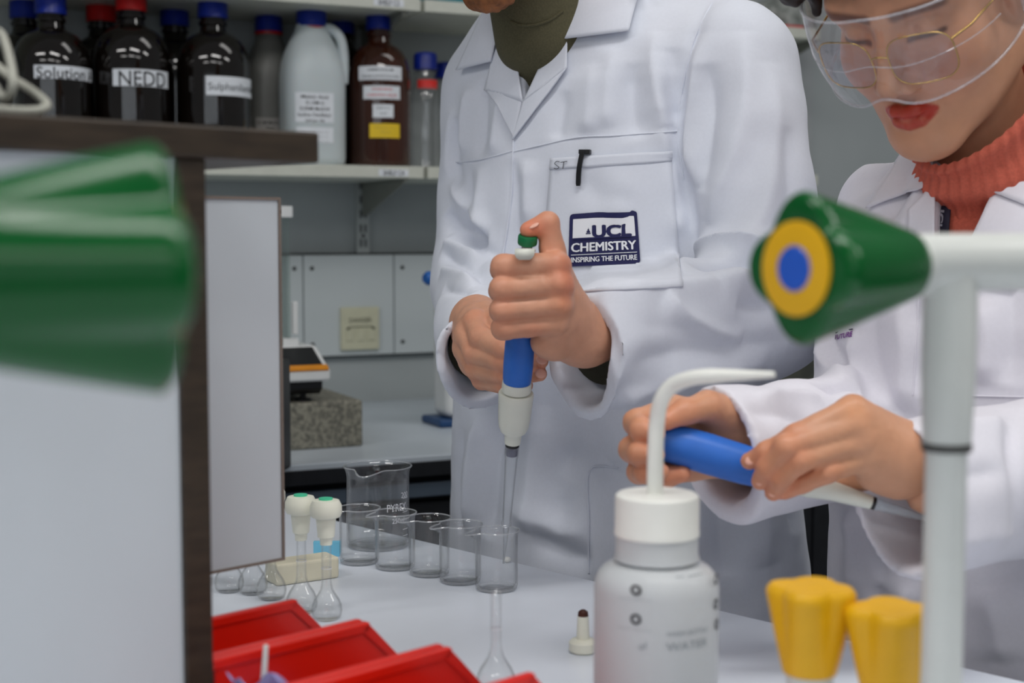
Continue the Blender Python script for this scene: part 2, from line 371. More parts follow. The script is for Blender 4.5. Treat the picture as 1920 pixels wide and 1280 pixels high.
# back row: only caps and shoulders show
for px, off, capm, capy, label, mm in ((52, 0.065, 'bluecap', 36, 'dark bottle with blue cap behind the solution A bottle', 'amber'), (194, 0.065, 'redcap', 42, 'dark bottle with dull red cap behind the others', 'amber'),
                                  (331, 0.065, 'bluecap', 50, 'dark bottle with blue cap between red-capped and sulphanilamide bottles', 'amber'), (640, 0.06, 'bluecap', 64, 'dark bottle with blue cap behind the milky jug handle', 'amber')):
    winchester(px, off, 0.054, zpx(px, capy, off) + 0.034, M[mm], M[capm], label)
# grey squeeze bottle in the back row
def square_bottle(px, off, R, H, m, label, name, capr, caph, handle=False, flat=1.0, capring=None):
    mt, a = stand(px, off); r = root(name, label, 'bottle', mt, 'plastic bottles on the shelf')
    def sup(p, an):
        rr = math.hypot(p.x, p.y); q = min(1, max(0, (H * 0.86 - p.z) / (H * 0.3)))
        e = 1 + 0.13 * q * (math.cos(4 * an + math.pi) * 0.5); return Vector((p.x * e, p.y * e * flat, p.z))
    prof = [(0, 0.003), (R * 0.85, 0.0), (R * 0.96, 0.006), (R * 0.985, 0.016), (R, H * 0.5), (R * 0.985, H * 0.57), (R * 0.94, H * 0.64), (R * 0.84, H * 0.71), (R * 0.68, H * 0.78), (R * 0.54, H * 0.83), (R * 0.46, H * 0.88), (R * 0.43, H * 0.9), (R * 0.43, H - 0.006), (0, H - 0.006)]
    lathe('body', prof, m, r, 48, fn=sup); cap(r, H - caph, capr, caph, M['bluecap'], capring)
    if handle:
        p = [(R * 0.34, 0, H * 0.865), (R * 0.62, 0, H * 0.855), (R * 0.86, 0, H * 0.80), (R * 0.945, 0, H * 0.71), (R * 0.95, 0, H * 0.62), (R * 0.93, 0, H * 0.52)]
        rt = Matrix.Rotation(a + math.pi / 2 - 0.12, 3, 'Z'); p = [rt @ Vector(q) for q in p]
        tube('handle', catmull(p, 6), [0.0095] * 31, m, r, 14)
    def surf(an, z, lift=0.0006):
        r_ = R * (0.985 + 0.015 * z / (H * 0.5)) + lift; return sup(Vector((r_ * math.cos(an), r_ * math.sin(an), z)), an)
    SURF[0] = surf
    return r, a
SURF = [None]
r, a = square_bottle(506, 0.075, 0.049, zpx(506, 30, 0.075), M['greyhd'], 'grey translucent plastic bottle with blue cap behind the shelf end', 'plastic_bottle', 0.0255, 0.03, capring=M['redcap'])
def jug_label(r, R, a0, wd, z0, z1, m, rows, ink=None):
    sf = SURF[0]; n = 16
    lab = mesh('paper_label', [sf(a0 + (i / (n - 1) - 0.5) * wd / R, z) for i in range(n) for z in (z0, z1)], grid_faces(n, 2), m, r, True)
    for t_, size, z, fit in rows: text_mesh('lettering', t_, size, lambda x, y: sf(a0 + x / R, z + y, 0.0011), ink or M['ink'], lab, 0.01, fit=fit)
jug_label(r, 0.0505, a, 0.052, 0.045, 0.092, mat('greyed_label_paper', (150, 146, 142), 0.6), [('0.1M MnSO4', 0.006, 0.083, 0.044), ('Acid', 0.006, 0.072, 0.014), ('La Grecle', 0.006, 0.061, 0.036), ('(2)', 0.006, 0.051, 0.01)])
JOFF = 0.165; JH = zpx(583, 12, JOFF)
r, a = square_bottle(586, JOFF, 0.062, JH, M['hdpe'], 'milky white plastic jug with side handle and blue cap', 'plastic_jug', 0.0275, 0.038, True, 0.92, M['redcap'])
la = a + 0.12; z = zpx(600, 181, JOFF + .06)
jug_label(r, 0.0615, la, 0.072, zpx(600, 229, JOFF + .06), zpx(600, 173, JOFF + .06), M['paper'], [('Maleic Acid', 0.0062, z, 0.05), ('0.15M in', 0.0062, z - 0.0108, 0.034), ('0.05M MnSO4', 0.0062, z - 0.0216, 0.055), ('Iodine Oscillator', 0.0062, z - 0.0324, 0.062), ('(24 Jan 20)', 0.0045, z - 0.043, 0.036)])
zz_ = zpx(600, 247, JOFF + .06)
jug_label(r, 0.0615, la, 0.07, zpx(600, 267, JOFF + .06), zpx(600, 238, JOFF + .06), M['paper'], [('-- ---- --- --', 0.004, zz_ - k * 0.008, 0.05) for k in range(3)], M['greyink'])
# brown bottle with four labels
BOFF = 0.165; r, a = winchester(712, BOFF, 0.0585, zpx(700, 22, BOFF), M['brown'], M['bluecap'], 'brown glass bottle with four stacked labels, lowest one yellow', neckr=0.021, cr=0.0245)
R = 0.0585
for y0, y1, x0, x1, m_, rows in ((123, 149, 670, 754, 'paper', [('AMMONIUM', 0.005, 0.006, 0.05), ('CERIUM SULPHATE SOLUTION', 0.005, -0.006, 0.074)]), (160, 185, 680, 750, 'paper', [('WARNING', 0.005, 0.006, 0.04), ('CORROSIVE LIQUID', 0.005, -0.005, 0.058)]),
                             (195, 220, 698, 736, 'paper', [('Sulphuric', 0.004, 0.006, 0.026), ('acid', 0.004, -0.004, 0.012)]), (231, 258, 692, 749, 'yellowp', [('---- ---- ----', 0.003, 0.006, 0.04), ('-----', 0.003, -0.002, 0.02)])):
    k = mpp(2.62); z1 = zpx(712, y0, BOFF + R); z0 = zpx(712, y1, BOFF + R); la = a + math.asin(((x0 + x1) / 2 - 710) * k / R)
    lab = paper_label(r, R, la, (x1 - x0) * k * 1.06, z0, z1, M[m_]); lines(r, lab, R, la, [(s, sz, (z0 + z1) / 2 + dz, f) for s, sz, dz, f in rows], M['redink'] if y0 == 160 else M['greyink'])
# clear bottles
def clear_bottle(px, off, R, H, label, tagm):
    mt, a = stand(px, off); r = root('glass_bottle', label, 'bottle', mt, 'clear glass bottles on the shelf'); t = 0.0025
    o = [(0, 0), (R * 0.95, 0), (R, 0.006), (R, H * 0.6), (R * 0.93, H * 0.68), (R * 0.7, H * 0.76), (R * 0.58, H * 0.8), (R * 0.55, H * 0.98)]
    prof = o + [(max(0.0, x - t), max(0.004, z)) for x, z in reversed(o[1:])] + [(0, 0.004)]
    lathe('body', prof, M['glass'], r, 36); cap(r, H * 0.87, R * 0.72, H * 0.145, M['bluecap'])
    lathe('pour_ring', [(R * 0.58, H * 0.83), (R * 0.7, H * 0.835), (R * 0.7, H * 0.85), (R * 0.58, H * 0.855)], M['glass'], r, 30)
    if tagm: cyl_patch('red_tape_tag', R * 0.78, a + 0.25, 0.045, H * 0.70, H * 0.775, tagm, r)
clear_bottle(798, 0.15, 0.0315, zpx(797, 103, 0.15), 'clear glass bottle with blue cap and red tape beside the brown bottle', M['redtag'])
clear_bottle(836, 0.08, 0.030, zpx(836, 121, 0.08), 'clear glass bottle with blue cap half hidden by the man', None)
# things on the upper shelf
def up_at(px, off): u = wallpx(px, 30, off).x; return WF @ Matrix.Translation((u, -off, zu))
t = box('teal_box', (-0.03, 0.03, -0.05, 0.05, 0, 0.05), M['teal'], None, 0.002, up_at(830, 0.19)); tag(t, 'teal box edge on the upper shelf above the clear bottles', 'box')
r = root('flat_card_box', 'flat pinkish red box with dark end on the far upper shelf', 'box', up_at(1478, 0.20)); box('sleeve', (-0.05, 0.019, -0.03, 0.03, 0, 0.010), M['pinkred'], r, 0.0008); box('end_flap', (0.019, 0.031, -0.03, 0.03, 0, 0.0115), M['maroon'], r, 0.0008)
bm = bmesh.new(); bmesh.ops.create_icosphere(bm, subdivisions=4, radius=1)
for v in bm.verts:
    n_ = 1 + 0.35 * mnoise.noise(v.co * 2.3) + 0.12 * mnoise.noise(v.co * 6)
    v.co = Vector((v.co.x * 0.075 * n_, v.co.y * 0.05 * n_, max(-0.02, v.co.z * 0.085 * n_) + 0.02))
o = from_bm('crumpled_bag', bm, M['bagclear'], None, True, up_at(1470, 0.10)); tag(o, 'crumpled grey clear bag on the upper shelf beside the hair', 'bag')

# ---- trunking panels, socket plate
zp1, zp0 = wallpx(650, 478, 0.02).z, wallpx(650, 666, 0.02).z
edges = [wallpx(x, 570, 0.02).x for x in (300, 568.5, 738.5, 905, 1075, 1245, 1420, 1600)]
tr = structure(box('trim_2', (edges[0] - 0.3, edges[-1] + 1.0, -0.012, 0.001, zp0 - 0.004, zp1 + 0.004), M['slot'], matrix=WF))
for i, (a0, a1) in enumerate(zip(edges, edges[1:])):
    lbl = ['plain grey trunking panel behind the balance glass', 'grey trunking panel carrying the cream socket plate', 'grey trunking panel beside the blue-knobbed instrument', 'grey trunking panel hidden behind the man', 'second grey trunking panel behind the man', 'third grey trunking panel behind the man', 'grey trunking panel between the two people'][i]
    r = root('trunking_panel', lbl, 'wall panel', WF @ Matrix.Translation((a0, 0, zp0)), 'grey trunking panels'); wd = a1 - a0; h = zp1 - zp0
    box('cover', (0.0012, wd - 0.0012, -0.022, -0.012, 0, h), M['panel'], r, 0.001)
    for sx in (0.018, wd - 0.018 if i == 0 else None):
        if sx is None: continue
        for sz in (0.024, h - 0.026): lathe('screw', [(0, 0), (0.0042, 0), (0.0042, 0.0012), (0, 0.0016)], M['slot'], r, 14, matrix=Matrix.Translation((sx, -0.0219, sz)) @ Matrix.Rotation(math.pi / 2, 4, 'X'))
pa, pb = wallpx(640, 657, 0.03), wallpx(711, 575, 0.03)
r = root('socket_plate', 'cream wall plate with switches and printed lettering', 'socket', WF @ Matrix.Translation((pa.x, 0, pa.z))); wd, h = pb.x - pa.x, pb.z - pa.z
box('plate', (0, wd, -0.031, -0.0215, 0, h), M['cream'], r, 0.002)
for k in (0.22, 0.5, 0.78): box('switch', (wd * k - 0.007, wd * k + 0.007, -0.0335, -0.0305, h * 0.22, h * 0.48), M['cream'], r, 0.001)
for k in (0.18, 0.84): lathe('screw', [(0, 0), (0.0032, 0), (0.0032, 0.001), (0, 0.0014)], M['slot'], r, 12, matrix=Matrix.Translation((wd * k, -0.0305, h * 0.5)) @ Matrix.Rotation(math.pi / 2, 4, 'X'))
box('switch_slot', (wd * 0.2, wd * 0.82, -0.0318, -0.0305, h * 0.53, h * 0.555), mat('olive_grey_print', (110, 110, 92), 0.6), r)
text_mesh('lettering', 'DANGER', 0.009, lambda x, y: Vector((wd * 0.5 + x, -0.0315, h * 0.7 + y)), mat('olive_grey_print', (110, 110, 92), 0.6), r, 0.02, fit=wd * 0.58)

# ---- back bench
BE = 0.72   # depth of the back worktop
r = root('back_bench', 'back bench with grey worktop, black edge and dark cupboard fronts', 'bench', WF)
box('worktop', (-2.4, 3.0, -BE, -0.001, 0.872, 0.9), M['worktop'], r, 0.002)
box('edge_strip', (-2.4, 3.0, -BE - 0.003, -BE + 0.001, 0.868, 0.891), M['blackf'], r, 0.001)
zf = wallpx(800, 929, BE - 0.02).z
for k in range(9):
    x0 = -2.4 + k * 0.6
    d_ = box('drawer', (x0 + 0.002, x0 + 0.598, -BE + 0.012, -BE + 0.03, zf, 0.855), M['slate'], r, 0.001)
    box('cupboard_door', (x0 + 0.002, x0 + 0.598, -BE + 0.03, -BE + 0.05, 0.12, zf - 0.012), M['blackf'], r, 0.001)
box('carcass', (-2.4, 3.0, -BE + 0.05, -0.002, 0.0, 0.868), M['blackf'], r)

# ---- granite block and balance
g0 = WFI @ on(545, 851); g1 = WFI @ on(681, 836)
yb = g1.y; gh = 0.075
r = box('granite_block', (g1.x - 0.33, g1.x, yb, yb + 0.22, 0.9, 0.9 + gh), M['granite'], None, 0.004, WF); tag(r, 'speckled grey granite block under the balance', 'stone block')
zt = 0.9 + gh
foot = wallpx(583, 745, -yb - 0.05)
bx = wallpx(618, 725, -yb - 0.0).x
r = root('analytical_balance', 'white and black balance with orange stripe and glass draft shield', 'balance', WF @ Matrix.Translation((bx, yb, zt)))
def prism(name, prof, x0, x1, m, parent, bev=0.0):
    n = len(prof); vs = [(x0, y, z) for y, z in prof] + [(x1, y, z) for y, z in prof]
    bm = bmesh.new(); V = [bm.verts.new(v) for v in vs]; bm.faces.new(V[:n]); bm.faces.new(V[n:][::-1])
    for i in range(n): bm.faces.new((V[i], V[(i + 1) % n], V[n + (i + 1) % n], V[n + i]))
    if bev: bmesh.ops.bevel(bm, geom=bm.edges[:], offset=bev, segments=2, affect='EDGES')
    return from_bm(name, bm, m, parent)
prism('base_tray', [(0.015, 0.012), (0.0, 0.022), (0.0, 0.034), (0.20, 0.034), (0.20, 0.012)], -0.22, -0.012, M['dark'], r)
prism('case', [(-0.006, 0.034), (-0.006, 0.052), (0.07, 0.085), (0.20, 0.085), (0.20, 0.034)], -0.22, 0.0, M['balw'], r, 0.003)
prism('orange_stripe', [(-0.0066, 0.0515), (-0.0066, 0.0545), (0.005, 0.0595), (0.005, 0.05)], -0.21, -0.003, M['orange'], r)
prism('display_panel', [(0.0, 0.0555), (0.062, 0.0825), (0.062, 0.0835), (0.0, 0.0565)], -0.20, -0.009, M['dark'], r)
for x in (-0.035, -0.19): lathe('foot', [(0, 0), (0.014, 0), (0.014, 0.003), (0.005, 0.005), (0.005, 0.014), (0, 0.014)], M['dark'], r, 20, matrix=Matrix.Translation((x, 0.03, 0)))
zs_t = wallpx(538, 398, -yb - 0.08).z - zt; xs = wallpx(549, 400, -yb - 0.08).x - bx
sh = box('shield_post', (xs - 0.02, xs, 0.08, 0.10, zs_t - 0.008, zs_t + 0.01), M['balw'], r, 0.001)
box('shield_foot', (xs - 0.02, xs + 0.006, 0.075, 0.105, 0.085, 0.097), M['balw'], r, 0.001)
box('shield_pane', (xs - 0.19, xs - 0.005, 0.082, 0.086, 0.097, zs_t - 0.006), M['sheet'], r)
box('shield_pane', (xs - 0.009, xs - 0.005, 0.086, 0.19, 0.097, zs_t - 0.006), M['sheet'], r)
box('top_frame', (xs - 0.19, xs - 0.02, 0.082, 0.098, zs_t - 0.002, zs_t + 0.004), M['dark'], r)
hz0, hz1 = wallpx(551, 626, -yb - 0.08).z - zt, wallpx(551, 565, -yb - 0.08).z - zt
box('door_handle', (xs - 0.004, xs + 0.004, 0.07, 0.083, hz0, hz1), M['balw'], r, 0.001)
# black screen standing at the bench front beside the balance
p = WFI @ on(547, 876)
r = root('black_monitor', 'black upright screen slab seen edge-on beside the granite block', 'screen', WF @ Matrix.Translation((p.x, p.y, 0.9)) @ Matrix.Rotation(math.radians(58), 4, 'Z'))
hh = wallpx(536, 672, -p.y).z - 0.9
box('screen_body', (-0.20, 0.0, 0.0, 0.022, 0.0, hh), M['dark'], r, 0.004); box('back_shell', (-0.19, -0.012, 0.022, 0.034, 0.01, hh - 0.012), M['balw'], r, 0.003)

# ---- white instrument with blue base
pb_ = WFI @ on(826, 803)
r = root('white_instrument', 'tall white instrument with blue base and blue knob beside the man', 'instrument', WF @ Matrix.Translation((pb_.x, pb_.y, 0.9)))
k = mpp(2.5); H_ = (800 - 500) * k
box('blue_base', (0.0, 0.20, 0.0, 0.095, 0.0, 0.014), mat('deep_blue_plastic', (28, 66, 112), 0.4), r, 0.005, seg=3)
box('casing', (0.018, 0.19, 0.010, 0.085, 0.014, H_), M['balw'], r, 0.016, seg=4)
kz = (800 - 519) * k; kx = 0.006
tube('shaft', [(0.03, 0.05, kz + 0.004), (0.002, 0.04, kz)], 0.006, M['dark'], r)
lathe('knob', [(0, 0), (0.006, 0.0), (0.0125, 0.006), (0.0125, 0.012), (0.008, 0.018), (0, 0.018)], mat('bright_blue_plastic', (36, 100, 180), 0.35), r, 20, matrix=Matrix.Translation((0.003, 0.04, kz)) @ axis_frame((0, 0, 0), (-1, -0.25, 0)))
# dark stone between the people
pc = WFI @ on(1500, 745)
r = box('dark_stone_block', (pc.x - 0.16, pc.x + 0.3, pc.y - 0.02, pc.y + 0.2, 0.9, 0.985), M['stone'], None, 0.004, WF); tag(r, 'dark grey stone block on the back bench between the people', 'stone block')
# ================================================================== FRONT BENCH AND WHAT STANDS ON IT
EO = Vector((0.008, 1.457, 0))                      # a point of the far bench edge
BF = frame(EO, E1, E2)                              # x along the far edge (receding left), y beyond the bench, z up
BF = frame((EO.x, EO.y, 0), -E1, E2)                # x towards the right-hand near end, y beyond the bench
BFI = BF.inverted()
r = root('lab_bench', 'white laminate lab bench carrying the beakers and red bins', 'bench', BF)
box('worktop', (-0.62, 1.2, -1.35, 0.0, 0.872, 0.9), M['bench'], r, 0.003)
for k in range(3):
    x0 = -0.60 + k * 0.593
    box('cupboard_door', (x0 + 0.003, x0 + 0.590, -0.045, -0.025, 0.1, 0.86), M['lam'], r, 0.001)
box('carcass', (-0.60, 1.18, -1.3, -0.045, 0.0, 0.872), M['lam'], r)

def spout(a0, R, H, amt=0.006, wdt=0.42, start=0.82):
    def fn(p, a):
        d = (a - a0 + math.pi) % (2 * math.pi) - math.pi; t = max(0.0, (p.z / H - start) / (1 - start))
        g = math.exp(-(d / wdt) ** 2 * 2.2) * t ** 1.6; k = 1 + amt / R * g * 1.6
        pinch = 1 - 0.35 * amt / R * math.exp(-((abs(d) - wdt * 1.3) / (wdt * 0.5)) ** 2) * t
        return Vector((p.x * k * pinch, p.y * k * pinch, p.z - 0.35 * amt * g))
    return fn
def beaker(p, R, H, t, a0, label, group):
    r = root('glass_beaker', label, 'beaker', Matrix.Translation(p), group)
    o = [(0, 0), (R * 0.86, 0), (R * 0.96, 0.0015), (R, 0.005), (R, H * 0.5), (R, H * 0.86), (R * 1.01, H * 0.93), (R * 1.055, H * 0.975), (R * 1.09, H * 0.992), (R * 1.09, H)]
    i = [(R * 1.06, H), (R * 1.03, H * 0.985), (R * 0.985 - t * .5, H * 0.94), (R - t, H * 0.86), (R - t, H * 0.5), (R - t, 0.007), (R * 0.9 - t, 0.0035), (0, 0.003)]
    lathe('glass_wall', o + i, M['glass'], r, 64, fn=spout(a0, R, H, R * 0.28), auto=False)
    fs_ = spout(a0, R, H, R * 0.28); lp = [fs_(Vector((R * 1.075 * math.cos(q), R * 1.075 * math.sin(q), H)), q) for q in [2 * math.pi * i / 64 for i in range(65)]]
    tube('rim', lp, 0.00075, M['rim_highlight'], r, 6, False)  # added tube carrying the painted rim highlight
    lathe('foot_ring', [(R * 0.80, 0.0006), (R * 0.93, 0.0010), (R * 0.96, 0.0026), (R * 0.86, 0.0030)], M['rim_highlight'], r, 40)
    return r
def facing(p): return math.atan2(-p.y, -p.x)
bks = [((931, 1104), 'empty small glass beaker the pipette tip dips into'), ((863, 1090), 'second small glass beaker back from the pipette tip'), ((805, 1076), 'middle of the five small glass beakers in the row'),
       ((741, 1064), 'small glass beaker before the large water beaker, fourth in the row'), ((674, 1054), 'farthest small glass beaker at the end of the row')]
RB = 0.0205
for (px, py), lb in bks:
    p = on(px, py); r = beaker(p, RB, 0.0575, 0.0011, facing(p) - 1.15, lb, 'small glass beakers in a row')
BIG = on(709, 1023); BR = 0.0345; BH = 0.0885
r = beaker(BIG, BR, BH, 0.0018, facing(BIG) - 0.30, 'large lettered glass beaker with some water behind the small ones', 'large beaker')
lathe('water', [(0, 0.0032), (BR - 0.0025, 0.0036), (BR - 0.00165, 0.008), (BR - 0.00165, 0.029), (0, 0.0285)], M['water'], r, 48, auto=False)
fa = facing(BIG)
text_mesh('lettering', 'PYREX', 0.0082, wrap(BR, fa + 0.66, 0.0475), M['white'], r, 0.008, fit=0.026)
text_mesh('lettering', '250ml', 0.005, wrap(BR, fa + 0.70, 0.033), M['white'], r, 0.01)
text_mesh('lettering', '200', 0.006, wrap(BR, fa + 0.98, 0.060), M['white'], r, 0.0)
for k, z in enumerate((0.015, 0.022, 0.041, 0.056)): cyl_patch('graduation', BR, fa + 1.02, 0.010, z, z + 0.0006, M['white'], r, 0.0004, 5)
# small white stirring bead on the table behind the front beaker
p = on(951, 1054); o = lathe('stirring_bead', [(0, 0)] + [(0.0042 * math.sin(t), 0.003 - 0.003 * math.cos(t)) for t in [i * math.pi / 8 for i in range(1, 8)]] + [(0, 0.006)], M['whitepl'], None, 20, matrix=Matrix.Translation(p)); tag(o, 'small white bead at the bench edge behind the front beaker', 'bead')

# ---- volumetric flasks
def flask(p, H, R, label, stopper=True, nr=0.0044):
    r = root('volumetric_flask', label, 'flask', Matrix.Translation(p), 'small volumetric flasks'); t = 0.0009
    zb = R * 2.0
    o = [(0, 0), (R * 0.7, 0), (R * 0.86, 0.0015), (R * 0.97, R * 0.35), (R, R * 0.62), (R * 0.95, R * 0.98), (R * 0.8, R * 1.32), (R * 0.58, R * 1.65), (R * 0.41, R * 1.95), (nr * 1.05, R * 2.35), (nr, R * 2.7), (nr, H - 0.004), (nr * 1.25, H - 0.002), (nr * 1.25, H)]
    i = [(nr - t, H), (nr - t, R * 2.7), (nr * 1.05 - t, R * 2.35), (R * 0.41 - t, R * 1.93), (R * 0.58 - t, R * 1.63), (R * 0.8 - t, R * 1.3), (R * 0.95 - t, R * 0.97), (R - t, R * 0.62), (R * 0.97 - t, R * 0.36), (R * 0.8, 0.002), (0, 0.0015)]
    lathe('glass_body', o + i, M['glass'], r, 40, auto=False)
    lathe('fill_mark', [(nr + 0.0002, R * 3.3), (nr + 0.0004, R * 3.3), (nr + 0.0004, R * 3.3 + 0.0005), (nr + 0.0002, R * 3.3 + 0.0005)], M['white'], r, 24)
    if stopper:
        s = lathe('stopper', [(0, H - 0.008), (nr * 1.2, H - 0.008), (nr * 1.3, H - 0.002), (0.0074, H - 0.001), (0.0088, H + 0.014), (0.0088, H + 0.0155), (0.0128, H + 0.017), (0.0142, H + 0.0205), (0.0140, H + 0.027), (0.0118, H + 0.0315), (0, H + 0.033)], M['stopper'], r, 32)
        lathe('colour_disc', [(0, H + 0.0326), (0.0062, H + 0.0322), (0.0062, H + 0.0336), (0, H + 0.0340)], M['greendot'], s, 20)
    return r
fp = on(566, 1147); flask(fp, 0.074, 0.0142, 'stoppered volumetric flask nearer the white panel')
fp = on(613, 1160); flask(fp, 0.075, 0.0138, 'stoppered volumetric flask nearer the beakers')
for (px, py), lb in zip(((509, 1122), (474, 1112), (430, 1108)), ('volumetric flask half under the white panel, nearest the cream block', 'volumetric flask under the middle of the white panel', 'volumetric flask under the white panel beside the dark post')):
    flask(on(px, py), 0.074, 0.0142, lb)
fp = on(930, 1301); flask(fp, 0.079, 0.0150, 'open volumetric flask in front of the beakers by the red bins', False, 0.0042)
# cream block, pale blue card
a0 = on(519, 1100); a1 = on(637, 1083); d = (a1 - a0); L = d.length
o = box('cream_block', (0, L, 0, 0.03, 0, 0.0215), M['creamb'], None, 0.003, frame(a0, d, UP.cross(d)), 3); tag(o, 'cream rectangular block behind the stoppered flasks', 'block')
p = on(637, 1050); o = box('pale_blue_card', (-0.026, 0.002, -0.003, 0.003, 0, 0.016), M['paleblue'], None, 0.0005, Matrix.Translation(p + Vector((-0.004, 0.02, 0)))); tag(o, 'small pale blue card box behind the cream block', 'box')
# loose stopper upside down
p = on(1093, 1222)
r = root('loose_stopper', 'white flask stopper standing upside down beside the wash bottle', 'stopper', Matrix.Translation(p))
lathe('cap_disc', [(0, 0), (0.0095, 0.0), (0.0115, 0.002), (0.0115, 0.0085), (0.0095, 0.0105), (0.0055, 0.0112), (0.0055, 0.012), (0, 0.012)], M['stopper'], r, 32)
lathe('plug', [(0, 0.0112), (0.0054, 0.0112), (0.0046, 0.030), (0, 0.030)], M['stopper'], r, 28)
lathe('plug_end', [(0, 0.0298), (0.0044, 0.0298), (0.0040, 0.0335), (0.0018, 0.0352), (0, 0.0352)], M['burnt'], r, 20)

# ---- red bins
P1 = on(545, 1125, 0.975)
BW, BL, BHt = 0.0835, 0.121, 0.075
def bin_(i, label):
    o0 = P1 - E1 * (BW * i); o0 = Vector((o0.x, o0.y, 0.9))
    r = root('red_storage_bin', label, 'storage bin', frame(o0, -E1, E2), 'red plastic storage bins')   # x across the bin, y towards its open front
    t = 0.0022; W = BW - 0.002
    prof = [(-BL, 0.0), (0.040, 0.0), (0.046, 0.026), (0.0, BHt), (-BL, BHt)]
    def side(x0, x1):
        vs = [(x0, y, z) for y, z in prof] + [(x1, y, z) for y, z in prof]; n = len(prof)
        return vs, [tuple(range(n)), tuple(range(2 * n - 1, n - 1, -1))] + [(k, n + k, n + (k + 1) % n, (k + 1) % n) for k in range(n)]
    bm = bmesh.new()
    for x0, x1 in ((0.003, 0.003 + t), (W - t - 0.003, W - 0.003)):
        vs, fs = side(x0, x1); V = [bm.verts.new(v) for v in vs]
        for f in fs: bm.faces.new([V[k] for k in f])
    from_bm('side_walls', bm, M['red'], r); 
    box('base', (0.004, W - 0.004, -BL, 0.041, 0.0, 0.003), M['red'], r); box('back_wall', (0.004, W - 0.004, -BL, -BL + t, 0.0, 0.036), M['red'], r)
    prism('front_lip', [(0.038, 0.0), (0.0405, 0.0), (0.0475, 0.027), (0.0445, 0.027)], 0.003, W - 0.003, M['red'], r, 0)
    for x0, x1 in ((0.0, 0.0065), (W - 0.0065, W)):
        bm = bmesh.new(); bm_box(bm, x0, x1, -BL - 0.002, 0.002, BHt - 0.006, BHt + 0.0012, 0.0012)
        from_bm('rim', bm, M['red'], r)
        d = Vector((0.046, 0.026 - BHt)); 
        q = [(0.0, BHt + 0.0012), (0.0475, 0.0265), (0.0430, 0.0250), (-0.006, BHt - 0.004)]
        prism('front_rim', q, x0, x1, M['red'], r, 0.0008)
for i, lb in enumerate(('red storage bin farthest from the camera, next to the flasks', 'middle red storage bin holding violet film', 'nearest red storage bin beside the open flask')): bin_(i, lb)
# violet film bag in the middle bin
c = P1 - E1 * (BW * 1.5) - E2 * 0.074
bm = bmesh.new(); bmesh.ops.create_grid(bm, x_segments=22, y_segments=22, size=0.5)
for v in bm.verts:
    x, y = v.co.x * 0.062, v.co.y * 0.084; z = 0.048 - 0.34 * y + 0.022 * mnoise.noise(Vector((x * 30, y * 30, 3))) + 0.008 * mnoise.noise(Vector((x * 90, y * 90, 9)))
    v.co = Vector((x, y, max(0.004, z)))
o = from_bm('film_bag', bm, M['bag'], None, True, frame((c.x, c.y, 0.9), -E1, E2)); tag(o, 'crumpled violet film bag inside the middle red bin', 'bag')
md = o.modifiers.new('thick', 'SOLIDIFY'); md.thickness = 0.0008
p = P1 - E1 * (BW * 1.30) - E2 * 0.100
o = tube('clear_tube', [(p.x, p.y, 0.945), (p.x + 0.003, p.y, 0.985)], [0.0024, 0.0016], M['whitepl'], None, 10); tag(o, 'thin white plastic tip standing in the middle red bin', 'pipette tip')

# ---- reagent shelf unit on the left
PO = Vector((-0.183, 0.86, 0))
RF = frame(PO, E2, -E1)      # x to the right along its front, y towards the viewer, z up
RFI = RF.inverted()
n_s = -E1
def rp(px, py, s=0.0): return RFI @ onplane(px, py, PO + E1 * s, n_s)
zT, zB = 1.24 + 0.0650, 1.24 + 0.0455
r = root('reagent_shelf', 'dark-edged white shelf unit with post, filling the frame edge', 'shelf unit', RF)
xe = rp(592, 275).x; xp0, xp1 = rp(340, 700).x, rp(392, 700).x
box('top_board', (-0.75, xe, -0.30, 0.004, zB, zT), M['wood'], r, 0.0018)
box('post', (xp0, xp1, -0.022, 0.0, 0.9, zB), M['wood'], r, 0.001)
box('white_panel', (-0.75, xp0, -0.019, -0.003, 0.9, zB), M['lam'], r)
s_ = 0.165
qa, qb = rp(380, 900, s_), rp(527, 900, s_); qz1, qz0 = rp(460, 374, s_).z, rp(460, 1058, s_).z
box('hanging_panel', (qa.x - 0.10, qb.x, -s_ - 0.016, -s_, qz0, qz1), M['lam'], r)
e_ = 0.0022
box('panel_edging', (qa.x - 0.10, qb.x + e_, -s_ - 0.016, -s_ + 0.0012, qz0 - e_, qz0), M['woodthin'], r); box('panel_edging', (qa.x - 0.10, qb.x + e_, -s_ - 0.016, -s_ + 0.0012, qz1, qz1 + e_), M['woodthin'], r)
box('panel_edging', (qb.x, qb.x + e_, -s_ - 0.016, -s_ + 0.0012, qz0, qz1), M['woodthin'], r)
box('back_rail', (xp0, xp0 + 0.016, -s_ - 0.001, -0.02, qz1 - 0.1, qz1 - 0.05), M['wood'], r)
# cable coil on the shelf
def cab(pts): return [at(x, y, Y) for x, y, Y in pts]
pts = cab([(-60, 205, 0.80), (-30, 140, 0.79), (-25, 70, 0.80), (0, 62, 0.81), (18, 110, 0.80), (24, 160, 0.79), (8, 185, 0.80), (-20, 140, 0.82), (-15, 118, 0.83), (20, 145, 0.82), (60, 170, 0.81), (88, 196, 0.80), (70, 207, 0.79), (20, 207, 0.785), (-40, 200, 0.79)])
pts = [Vector((p.x, p.y, max(p.z, zT + 0.0026))) for p in pts]
o = tube('cable_coil', catmull(pts, 8), 0.0025, M['cable'], None, 10); tag(o, 'loop of grey white cable lying on the dark shelf', 'cable')
pts = cab([(-60, 195, 0.83), (0, 190, 0.82), (16, 205, 0.815), (4, 219, 0.81), (-40, 217, 0.81)])
